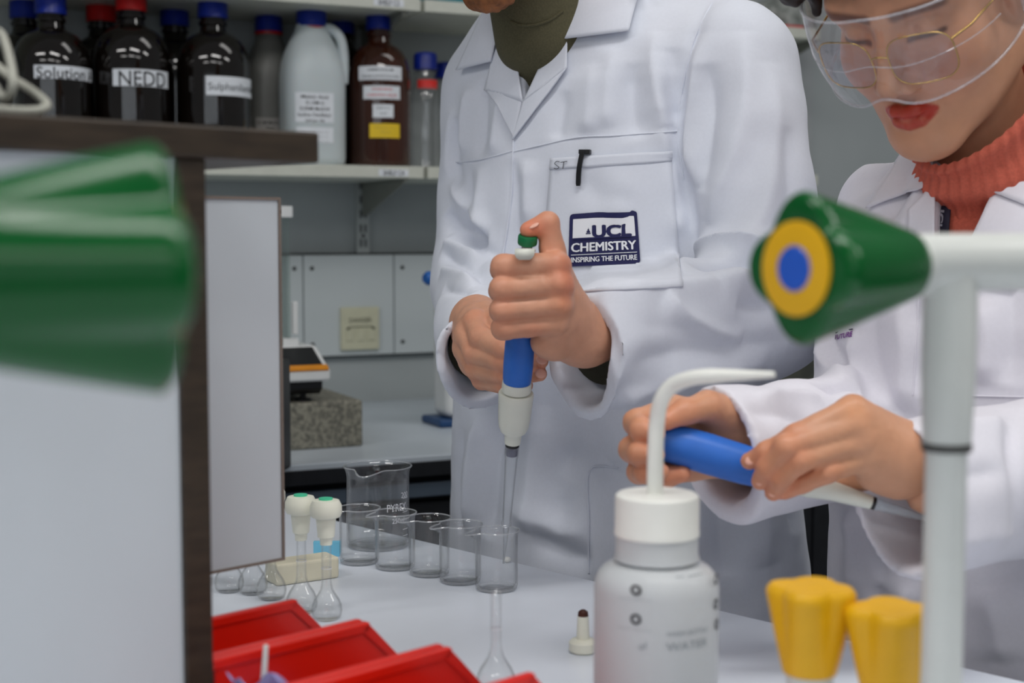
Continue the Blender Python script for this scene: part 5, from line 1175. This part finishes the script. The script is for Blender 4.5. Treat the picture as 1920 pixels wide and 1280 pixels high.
# finger hook over the index finger
hk = [at(x, y, Y) for x, y, Y in ((986, 470, 1.236), (985, 468, 1.216), (984, 470, 1.2075), (983, 487, 1.2065))]
cl = catmull(hk, 5); bm = bmesh.new(); ring = []
for i, p in enumerate(cl):
    t = (cl[min(i + 1, len(cl) - 1)] - cl[max(i - 1, 0)]).normalized(); nn = Vector((1, 0, 0)).cross(t).normalized(); w_ = 0.0084 * (1 if i < len(cl) - 3 else (0.95, 0.82, 0.55)[i - len(cl) + 3])
    ring.append([bm.verts.new(p + Vector((1, 0, 0)) * a * w_ + nn * b) for a, b in ((-1, -0.001), (1, -0.001), (1, 0.001), (-1, 0.001))])
for A_, B_ in zip(ring, ring[1:]):
    for i in range(4): bm.faces.new((A_[i], A_[(i + 1) % 4], B_[(i + 1) % 4], B_[i]))
bm.faces.new(ring[0]); bm.faces.new(ring[-1][::-1]); bpy.context.view_layer.update()
sub_of(from_bm('finger_hook', bm, M['pwhite'], None, True), pip)
# ================================================================== THE WOMAN
wloc = Vector((0.471, 1.33, 0))
wom = root('person', 'woman in goggles, white lab coat and coral roll-neck looking down at a pipette', 'person', Matrix.Translation(wloc)); bpy.context.view_layer.update()
YW = math.radians(38); FW = Vector((-math.sin(YW), -math.cos(YW), 0)); LW = Vector((math.cos(YW), -math.sin(YW), 0))
def secw(py, px, a, b, Y=1.33): p = at(px, py, Y); return (p.z, p.x, p.y, a, b)
WS = [secw(1640, 1945, 0.208, 0.170), secw(1250, 1938, 0.198, 0.160), secw(1000, 1930, 0.188, 0.150), secw(800, 1915, 0.182, 0.143), secw(600, 1903, 0.184, 0.138), secw(480, 1900, 0.178, 0.125), secw(410, 1892, 0.158, 0.110), secw(365, 1880, 0.125, 0.092), secw(325, 1866, 0.088, 0.074), secw(290, 1858, 0.064, 0.060), secw(260, 1852, 0.058, 0.056)]
wS_R, wE_R, wC_R = P(1672, 398, 1.44), P(1622, 800, 1.330), P(1352, 842, 1.125)
wS_L, wE_L, wC_L = P(2190, 420, 1.24), P(2090, 850, 1.16), P(1694, 922, 1.062)
bR = unit(wC_R - wE_R); bL = unit(wC_L - wE_L)
fl = Field((0.13, 0.95, 0.60), (0.80, 1.62, 1.345), 0.0036)
fl.loft(WS, FW)
crw = lambda freq, amp, seed: (lambda X, Y, Z, t: amp * np.sin(freq * t * 6.283 + 2.2 * np.sin(X * 23 + seed) + 1.7 * np.sin(Z * 19 + seed * 2)) * np.clip(t * 1.3, 0, 1))
fl.cone(P(1760, 345, 1.40), wS_R, 0.048, 0.050, 0.05); fl.cone(wS_L + np.array((-0.05, 0.04, 0.01)), wS_L, 0.05, 0.055, 0.05)
nR = unit(np.array((-0.85, -0.45, -0.22)))
fl.begin(); fl.cone(wS_R, wE_R, 0.054, 0.052, 0.0, mod=crw(2.2, 0.003, 2.0)); fl.cone(wE_R, wC_R + bR * 0.08, 0.051, 0.049, 0.025, cut=(wC_R, nR), mod=crw(3.0, 0.003, 3.0), m=0.05)
fl.cone(wE_R + np.array((0, 0, -0.01)), wC_R + bR * 0.08 + np.array((0.004, 0, -0.020)), 0.05, 0.042, 0.018, cut=(wC_R, nR), m=0.05); fl.end(0.010)
fl.begin(); fl.cone(wS_L, wE_L, 0.056, 0.056, 0.0)
fl.cone(wE_L, wC_L + bL * 0.05, 0.058, 0.052, 0.025, cut=(wC_L, bL), mod=crw(2.0, 0.0025, 6.0), m=0.05)
fl.cone(wE_L + np.array((0, 0, -0.012)), wC_L + bL * 0.05 + np.array((0, 0, -0.018)), 0.055, 0.048, 0.018, cut=(wC_L, bL), m=0.05); fl.end(0.010)
W0v, W0q = fl.nets(1); bvw0 = bvh_of(W0v, W0q)
fl.cone(wC_R - bR * 0.05, wC_R + bR * 0.08, 0.032, 0.0455, sub=True, m=0.01); fl.cone(wC_R - bR * 0.04 + np.array((0.004, 0, -0.010)), wC_R + bR * 0.08 + np.array((0.004, 0, -0.020)), 0.026, 0.0385, 0.006, sub=True, m=0.01)
fl.cone(wC_L - bL * 0.06, wC_L + bL * 0.04, 0.044, 0.0485, sub=True, m=0.01); fl.cone(wC_L - bL * 0.06 + np.array((0, 0, -0.014)), wC_L + bL * 0.04 + np.array((0, 0, -0.018)), 0.040, 0.0445, 0.006, sub=True, m=0.01)
vb = np.array(drape_ray(bvw0, 1762, 600)); tl = P(1732, 250, 1.27); tr = P(1975, 250, 1.22); f = np.array(FW); l = np.array(LW)
X, Y, Z = fl.ax[0][:, None, None], fl.ax[1][None, :, None], fl.ax[2][None, None, :]
U = lambda p: (p - np.array(wloc)) @ l
u = (X - wloc.x) * l[0] + (Y - wloc.y) * l[1]; fr = (X - wloc.x) * f[0] + (Y - wloc.y) * f[1]
s_ = np.clip((Z - vb[2]) / (tl[2] - vb[2]), -1, 1.6); ul = U(vb) + (U(tl) - U(vb)) * s_; ur = U(vb) + (U(tr) - U(vb)) * s_
wdg = np.maximum(np.maximum(np.maximum(ul - u, u - ur) * 0.85, (vb[2] - Z)), -fr - 0.02); fl.D = np.maximum(fl.D, -wdg.astype(np.float32))
fl.D = np.maximum(fl.D, (Z - at(1860, 296, 1.33).z).astype(np.float32) + 0 * X + 0 * Y)
W1v, W1q = fl.nets(1); del fl, X, Y, Z, u, fr, s_, ul, ur, wdg
ws = [([(1690, 310), (1660, 350), (1640, 400)], 0.004, 0.010), ([(1715, 320), (1690, 370), (1665, 420)], -0.004, 0.008), ([(1660, 320), (1625, 370)], -0.003, 0.008), ([(1740, 330), (1715, 380), (1690, 440)], 0.003, 0.008),
      ([(1545, 600), (1565, 660), (1590, 700)], -0.005, 0.008), ([(1535, 640), (1555, 690), (1580, 715)], 0.005, 0.008), ([(1535, 726), (1570, 722), (1620, 735)], -0.007, 0.007), ([(1420, 745), (1480, 742), (1540, 745)], 0.004, 0.008), ([(1400, 770), (1470, 775), (1530, 790)], -0.003, 0.009), ([(1440, 930), (1490, 900), (1540, 880)], 0.004, 0.009), ([(1420, 900), (1480, 870)], -0.003, 0.008),
      ([(1600, 620), (1596, 700), (1585, 800)], 0.005, 0.010), ([(1640, 560), (1640, 680), (1630, 780)], -0.004, 0.014), ([(1690, 540), (1700, 660), (1690, 770)], 0.005, 0.016), ([(1720, 560), (1740, 640), (1725, 740)], -0.004, 0.012), ([(1590, 950), (1600, 1030), (1595, 1120)], 0.004, 0.014), ([(1640, 960), (1650, 1060), (1650, 1150)], -0.005, 0.014), ([(1680, 1060), (1700, 1120), (1700, 1200)], 0.004, 0.014), ([(1840, 560), (1850, 640), (1840, 720)], 0.004, 0.014), ([(1890, 500), (1895, 600), (1890, 720)], -0.004, 0.014),
      ([(1720, 880), (1800, 890), (1890, 880)], -0.003, 0.010), ([(1730, 800), (1820, 795), (1900, 790)], 0.003, 0.012), ([(1735, 1000), (1820, 1010), (1900, 1000)], 0.003, 0.012), ([(1885, 780), (1900, 860), (1895, 1000)], -0.004, 0.006), ([(1850, 1100), (1870, 1180), (1880, 1240)], 0.004, 0.016)]
W1v = folds(W1v, W1q, bvw0, ws); W1v = wobble(W1v, W1q, 0.002, 14, 5.0, (1, 1, 0.55)); W1v = wobble(W1v, W1q, 0.0008, 42, 2.0)
coat = reparent(np_mesh('lab_coat', W1v, W1q, COATW), wom); coat['label'] = 'white lab coat with wide turned cuffs'
Wb = folds(W0v, W0q, bvw0, ws); Wb = wobble(Wb, W0q, 0.002, 14, 5.0, (1, 1, 0.55)); bvw = bvh_of(Wb, W0q); bpy.context.view_layer.update()
sub_of(patch('collar_leaf', bvw, [(1700, 285), (1757, 300), (1757, 348), (1630, 392)], [0.004, 0.010, 0.006, 0.004], COATW, None, 14, 14), coat)
sub_of(patch('lapel', bvw, [(1704, 396), (1757, 345), (1757, 560), (1706, 470)], [0.004, 0.006, 0.004, 0.004], COATW, None, 12, 18), coat)
sub_of(patch('collar_leaf', bvw, [(1925, 235), (2040, 240), (2010, 430), (1866, 372)], [0.014, 0.008, 0.008, 0.010], COATW, None, 16, 16), coat)
sub_of(patch('lapel', bvw, [(1866, 366), (1975, 400), (1900, 540), (1790, 520)], [0.007, 0.006, 0.004, 0.004], COATW, None, 16, 16), coat)
for pts in ([(1716, 470), (1722, 560), (1716, 660), (1712, 740)], [(1740, 740), (1830, 742), (1920, 744)]):
    q = [drape_ray(bvw, p.x, p.y, 0.0006) for p in catmull([Vector((x, y, 0)) for x, y in pts], 5)]; sub_of(tube('seam', [p for p in q if p], 0.0008, COATW, None, 6), coat)
f = quad_map(bvw, [(1569, 622), (1601, 615), (1598, 632), (1567, 637)], 0.0012)
sub_of(mesh('badge_rule', [f(0, 0), f(1, 0), f(1, 0.18), f(0, 0.18)], [(0, 1, 2, 3)], mat('dark_purple_print', (60, 36, 80), 0.6)), coat)
vs, fs, wd, hh = text_data('FUTURE', 1.0, 0.05); sub_of(mesh('badge_lettering', [f(v.x / wd + 0.5, 0.66 - v.y * 0.55) for v in vs], fs, M['purple']), coat)
# jumper and roll-neck
fl = Field((0.22, 1.10, 0.85), (0.75, 1.62, 1.34), 0.005); fl.loft([(z, x, y, a - 0.024, b - 0.018) for z, x, y, a, b in WS if z > 0.84], FW); V, Q = fl.nets(2)
jw = reparent(np_mesh('jumper', V, Q, CORAL), wom); jw['label'] = 'coral ribbed roll-neck jumper'; bvj = bvh_of(V, Q); bpy.context.view_layer.update()
n0, n1 = Vector(P(1872, 395, 1.315)), Vector(P(1840, 186, 1.272)); ax = n1 - n0; fr_ = axis_frame((0, 0, 0), ax, (1, 0, 0)).to_3x3(); vs = []; NS, NA = 26, 360
for i in range(NS):
    t = i / (NS - 1); rr = 0.066 - 0.003 * t + 0.004 * math.sin(t * 3.1) + (0.003 * math.sin(t * 14))
    rr += -0.006 * max(0, (t - 0.93) / 0.07)
    for k in range(NA):
        a = 2 * math.pi * k / NA; q = rr * (1 + 0.013 * math.cos(a * 40)) + 0.0018 * mnoise.noise(Vector((math.cos(a) * 2, math.sin(a) * 2, t * 5)))
        o_ = fr_ @ Vector((q * math.cos(a), q * math.sin(a) * 0.94, 0)); vs.append(n0 + ax * t + o_ + UP * (o_.x * 0.62 + o_.y * 0.2) * t * t)
fs = [(i * NA + k, i * NA + (k + 1) % NA, (i + 1) * NA + (k + 1) % NA, (i + 1) * NA + k) for i in range(NS - 1) for k in range(NA)]
sub_of(mesh('roll_neck', vs, fs, CORAL, None, True), jw)
ly = reparent(patch('lanyard', bvj, [(1770, 318), (1793, 322), (1776, 520), (1752, 520)], [0.006, 0.006, 0.004, 0.004], mat('navy_lanyard_webbing', (34, 32, 52), 0.7), None, 6, 24, 0.0012), wom); bpy.context.view_layer.update()
f = quad_map(bvj, [(1764, 385), (1782, 387), (1775, 440), (1756, 438)], 0.0072)
vs, fs, wd, hh = text_data('UCL', 1.0, 0.04); sub_of(mesh('lanyard_lettering', [f(0.5 + v.y * 0.6, 0.5 + v.x / wd * 0.9) for v in vs], fs, mat('grey_print', (150, 150, 160), 0.6)), ly)

# ---- hands
wsk = Skin()
fR = [(FG((1262, 768, 1.112), (1193, 792, 1.096), (1204, 806, 1.070), (1230, 812, 1.062)), [0.0112, 0.0100, 0.0090, 0.0075]),
      (FG((1255, 802, 1.118), (1184, 842, 1.096), (1198, 850, 1.068), (1228, 852, 1.060)), [0.0112, 0.0098, 0.0088, 0.0075]),
      (FG((1256, 838, 1.118), (1198, 884, 1.096), (1210, 886, 1.072), (1238, 884, 1.064)), [0.0106, 0.0090, 0.0082, 0.0070]),
      (FG((1268, 866, 1.112), (1232, 896, 1.094), (1250, 894, 1.082), (1280, 888, 1.078)), [0.0100, 0.0086, 0.0080, 0.0066])]
tR = (FG((1385, 792, 1.120), (1325, 762, 1.094), (1283, 772, 1.078), (1250, 788, 1.070)), [0.0150, 0.0120, 0.0098, 0.0076])
pR = [(P(1265, 775, 1.115), P(1385, 808, 1.128), 0.0135, 0.020, 0.0), (P(1258, 806, 1.12), P(1388, 820, 1.13), 0.0135, 0.020, 0.010), (P(1262, 842, 1.12), P(1388, 832, 1.13), 0.013, 0.020, 0.010), (P(1275, 872, 1.112), P(1380, 846, 1.128), 0.013, 0.018, 0.010), (P(1330, 768, 1.105), P(1390, 800, 1.125), 0.014, 0.018, 0.010)]
hand(wsk, fR + [tR], pR, [(P(1388, 822, 1.13), wC_R - bR * 0.05, 0.020, 0.024, 0.014)], red=joint_red(fR + [tR]) + [(P(1290, 880, 1.09), 0.014, RED), (P(1255, 790, 1.08), 0.014, RED)])
fLw = [(FG((1598, 768, 1.046), (1494, 817, 1.036), (1438, 848, 1.044), (1405, 864, 1.054)), [0.0104, 0.0090, 0.0080, 0.0066]),
       (FG((1606, 796, 1.042), (1474, 838, 1.028), (1440, 876, 1.038), (1424, 902, 1.049)), [0.0104, 0.0090, 0.0080, 0.0066]),
       (FG((1612, 827, 1.042), (1500, 863, 1.028), (1464, 896, 1.036), (1450, 924, 1.047)), [0.0100, 0.0088, 0.0078, 0.0064]),
       (FG((1620, 858, 1.046), (1552, 884, 1.034), (1504, 906, 1.040), (1470, 923, 1.047)), [0.0096, 0.0080, 0.0072, 0.0060])]
tL = (FG((1650, 880, 1.075), (1590, 900, 1.098), (1540, 905, 1.104), (1500, 905, 1.100)), [0.0140, 0.0110, 0.0095, 0.0078])
pL = [(P(1600, 772, 1.048), P(1680, 832, 1.064), 0.0118, 0.018, 0.0), (P(1608, 800, 1.046), P(1680, 846, 1.064), 0.0120, 0.019, 0.010), (P(1614, 830, 1.046), P(1682, 862, 1.064), 0.0120, 0.019, 0.010), (P(1624, 862, 1.050), P(1680, 878, 1.066), 0.0120, 0.019, 0.010), (P(1640, 880, 1.066), P(1684, 884, 1.070), 0.014, 0.018, 0.010)]
hand(wsk, fLw + [tL], pL, [(P(1682, 858, 1.066), wC_L - bL * 0.045 + np.array((0, 0, 0.018)), 0.021, 0.025, 0.014)], red=joint_red(fLw) + [(P(1600, 768, 1.035), 0.010, (1.12, 1.05, 0.92))])
# ---- head
HBw = head_basis(43, 35); mouth = P(1700, 219, 1.215)
Ow = mouth - (np.array(HBw[1]) * 0.090 + np.array(HBw[2]) * -0.0745)
Rm = np.array([[HBw[j][i] for j in range(3)] for i in range(3)])
nk = Rm.T @ (P(1868, 340, 1.315) - Ow)
MW = head_mesh(wsk, HBw, Ow, 1.0, (0.74, 0.13, 0.12), (0.30, 0.25, 0.25), None, tuple(nk), 0.047)
fl = Field((0.15, 0.98, 0.0), (0.80, 1.62, 1.30), 0.012); fl.loft([(z, x, y, max(0.03, a - 0.033), max(0.03, b - 0.03)) for z, x, y, a, b in WS if z < 1.28], FW)
for A_, B_ in ((wS_L, wE_L), (wE_L, wC_L - bL * 0.03), (wS_R, wE_R), (wE_R, wC_R - bR * 0.03)): fl.cone(A_, B_, 0.034, 0.026, 0.02, m=0.04)
for s in (-1, 1):
    hp = np.array(wloc) + np.array(LW) * 0.08 * s; fl.cone(hp + np.array((0.02, 0.01, 0.80)), hp + np.array((0.01, 0.02, 0.44)), 0.07, 0.048, 0.03); fl.cone(hp + np.array((0.01, 0.02, 0.44)), hp + np.array((0.02, 0.03, 0.08)), 0.048, 0.034, 0.02)
V, Q = fl.nets(1); wsk.put(V, Q); wbody = reparent(wsk.build(SKIN_W, wom), wom); bpy.context.view_layer.update()
fl = Field((0.15, 1.0, 0.0), (0.85, 1.7, 0.9), 0.010)
for s in (-1, 1):
    hp = np.array(wloc) + np.array(LW) * 0.08 * s; fl.cone(hp + np.array((0.02, 0.01, 0.80)), hp + np.array((0.01, 0.02, 0.44)), 0.085, 0.062, 0.03); fl.cone(hp + np.array((0.01, 0.02, 0.44)), hp + np.array((0.02, 0.03, 0.075)), 0.062, 0.05, 0.02)
V, Q = fl.nets(1); reparent(np_mesh('trousers', V, Q, TROUSER), wom)
for s in (-1, 1):
    hp = np.array(wloc) + np.array(LW) * 0.08 * s; fl = Field(hp + np.array((-0.22, -0.26, -0.012)), hp + np.array((0.16, 0.16, 0.2)), 0.008); f_ = np.array(FW)
    fl.cone(hp + np.array((0.02, 0.03, 0.045)), hp + f_ * 0.14 + np.array((0.02, 0.03, 0.03)), 0.038, 0.030, 0.02); fl.D = np.maximum(fl.D, -fl.ax[2][None, None, :] + 0.0 * fl.D + 0.004)
    V, Q = fl.nets(1); reparent(np_mesh('shoe', V, Q, M['dark']), wom)
def whair(fl):
    fl.ell((0, -0.016, 0.052), (0.083, 0.100, 0.092)); fl.ell((0, 0.085, -0.028), (0.072, 0.06, 0.082), 0.008, sub=True); fl.ell((0, 0.0, -0.12), (0.1, 0.1, 0.10), 0.01, sub=True)
    fl.cone((0, -0.085, 0.02), (0, -0.10, -0.05), 0.04, 0.03, 0.03)
    for q in (-0.06, -0.035, -0.01, 0.015, 0.04): fl.cone((q, 0.082 - 6 * q * q, 0.070), (q + 0.022, 0.088 - 6 * (q + 0.022) ** 2, 0.049), 0.016, 0.010, 0.012)
    fl.cone((0.055, 0.065, 0.085), (0.084, 0.068, 0.036), 0.020, 0.008, 0.01)
    for x, y, z, x2, y2, z2 in ((0.075, 0.06, 0.07, 0.098, 0.065, 0.038), (0.07, 0.062, 0.075, 0.088, 0.078, 0.045), (0.058, 0.062, 0.085, 0.079, 0.050, 0.012), (0.066, 0.05, 0.08, 0.085, 0.045, 0.03), (0.03, 0.082, 0.082, 0.066, 0.078, 0.040), (-0.03, 0.082, 0.085, -0.062, 0.07, 0.05), (0.0, 0.085, 0.09, 0.02, 0.094, 0.050)): fl.cone((x, y, z), (x2, y2, z2), 0.012, 0.004, 0.012)
hair_part('hair', whair, MW, Ow, HAIR, wom, wob=(0.003, 120), lo=(-0.12, -0.16, -0.14), hi=(0.12, 0.14, 0.17))
def HP(x, y, z): return Vector(MW @ np.array((x, y, z)) + Ow)
# spectacles: worn, a thing of their own
spec = root('spectacles', 'gold-rimmed tinted spectacles worn under the goggles', 'glasses', Matrix.Translation(HP(0, 0.1, 0))); bpy.context.view_layer.update()
def eye_loop(s, sc=1.0, n=36):
    out = []
    for k in range(n):
        a = 2 * math.pi * k / n; ca, sa = math.cos(a), math.sin(a); e = 0.62
        x = 0.0265 * sc * math.copysign(abs(ca) ** e, ca); z = 0.0225 * sc * math.copysign(abs(sa) ** e, sa); X_ = s * 0.034 + x
        out.append(HP(X_, 0.104 - 3.2 * X_ * X_ + z * 0.08, -0.016 + z))
    return out
for s in (-1, 1):
    lp = eye_loop(s); fr_ = sub_of(tube('rim', lp + lp[:2], 0.0007, GOLD, None, 8, False), spec)
    c = sum(lp, Vector()) / len(lp); sub_of(mesh('lens', [c] + eye_loop(s, 0.985), [(0, 1 + k, 1 + (k + 1) % 36) for k in range(36)], LENS, None, True), spec)
    sub_of(tube('temple_arm', [HP(s * 0.060, 0.094, -0.004), HP(s * 0.072, 0.080, 0.0), HP(s * 0.078, 0.03, 0.002), HP(s * 0.079, -0.02, 0.002)], 0.001, GOLD, None, 8), spec)
sub_of(tube('bridge', catmull([HP(-0.008, 0.104, -0.011), HP(0, 0.107, -0.008), HP(0.008, 0.104, -0.011)], 5), 0.0009, GOLD, None, 8), spec)
# goggles
gog = root('safety_goggles', 'clear wraparound safety goggles over the spectacles of the woman', 'goggles', Matrix.Translation(HP(0, 0.11, 0))); bpy.context.view_layer.update()
NU, NV = 44, 16
def gpt(u, v):
    ph = u * math.radians(96); x = 0.087 * math.sin(ph); y = 0.030 + 0.098 * max(-0.1, math.cos(ph)) ** 0.9 if math.cos(ph) > 0 else 0.030 + 0.08 * math.cos(ph)
    zt = 0.034 - 0.006 * abs(u); zb = -0.053 + 0.020 * abs(u) ** 2 + 0.010 * math.exp(-(u / 0.13) ** 2); z = zt + (zb - zt) * v
    inn = 0.014 * v ** 3 + 0.006 * (1 - v) ** 3; return HP(x * (1 - inn * 2), y - inn, z)
g = mesh('visor', [gpt(-1 + 2 * i / (NU - 1), j / (NV - 1)) for i in range(NU) for j in range(NV)], grid_faces(NU, NV), CLEARP, None, True); sub_of(g, gog)
RIM = bpy.data.materials.new('goggle_rim_plastic'); RIM.use_nodes = True; thin_clear(RIM, (0.96, 0.96, 0.98), 0.2)
for v in (0.0, 1.0): sub_of(tube('visor_rim', [gpt(-1 + 2 * i / (NU - 1), v) for i in range(NU)], 0.0013, RIM, None, 8), gog)
sub_of(tube('visor_ridge', [gpt(-0.8 + 1.6 * i / (NU - 1), 0.52) for i in range(NU)], 0.0006, RIM, None, 6), gog)
for s in (-1, 1):
    e0 = [gpt(s, 0.1), gpt(s, 0.9), HP(s * 0.083, -0.025, -0.016), HP(s * 0.083, -0.025, 0.020)]
    sub_of(mesh('side_shield', [e0[0].lerp(e0[3], i / 7).lerp(e0[1].lerp(e0[2], i / 7), j / 5) for i in range(8) for j in range(6)], grid_faces(8, 6), CLEARP, None, True), gog)
    sub_of(tube('side_edge', [e0[0], e0[3]], 0.0017, RIM, None, 8), gog); sub_of(tube('side_edge', [e0[1], e0[2]], 0.0017, RIM, None, 8), gog); sub_of(tube('hinge', [gpt(s, 0.05), gpt(s, 0.95)], 0.0022, RIM, None, 8), gog)
    vf = [e0[0].lerp(e0[3], a).lerp(e0[1].lerp(e0[2], a), b) for a, b in ((0.45, 0.2), (0.85, 0.2), (0.85, 0.8), (0.45, 0.8), (0.45, 0.2))]; sub_of(tube('vent_frame', vf, 0.0013, RIM, None, 6), gog)
    sub_of(tube('earpiece', [HP(s * 0.083, -0.02, 0.006), HP(s * 0.082, -0.06, 0.004), HP(s * 0.078, -0.085, -0.012)], 0.0028, RIM, None, 10), gog)
# ---- the woman's pipette
p0, p1 = at(1765, 981, 1.074), at(1208, 815, 1.086); axd = (p1 - p0).normalized(); L = (p1 - p0).length
pw = root('pipette', 'slanted pipette with broad blue grip held in both hands', 'pipette', axis_frame(p0, axd), 'hand-held pipettes')
def tw(px): return L * (1765 - px) / (1765 - 1208)
k = 1.08 / F
lathe('grip', [(0, tw(1470)), (28 * k, tw(1470)), (33 * k, tw(1450)), (37 * k, tw(1400)), (39 * k, tw(1330)), (38 * k, tw(1260)), (32 * k, tw(1226)), (0, tw(1222))], M['pblue'], pw, 36)
lathe('end_cap', [(0, tw(1228)), (22 * k, tw(1228)), (20 * k, tw(1212)), (0, tw(1208))], M['pwhite'], pw, 24)
lathe('barrel', [(0, tw(1634)), (13 * k, tw(1634)), (16 * k, tw(1600)), (19 * k, tw(1560)), (26 * k, tw(1520)), (28 * k, tw(1469)), (0, tw(1466))], M['pwhite'], pw, 30)
lathe('black_ring', [(0, tw(1641)), (12.5 * k, tw(1641)), (12.5 * k, tw(1632)), (0, tw(1632))], M['dark'], pw, 24)
TIPB = clear_mat('pale_blue_tip_plastic', (0.86, 0.94, 0.98), 0.2, 0.7)
lathe('tip', [(0, tw(1765)), (1.5 * k, tw(1765)), (8 * k, tw(1700)), (12 * k, tw(1645)), (12.5 * k, tw(1638)), (0, tw(1638))], TIPB, pw, 24)

for p, n, al in ((P(1408, 862, 1.0465), (-0.35, -1, 0.35), (-1, 0, -0.5)), (P(1426, 899, 1.042), (-0.35, -1, 0.1), (-0.5, 0, -1)), (P(1451, 920, 1.040), (-0.3, -1, 0.1), (-0.5, 0, -1))): nail(p, n, al, 0.0036, 0.0048, NAIL, wbody)
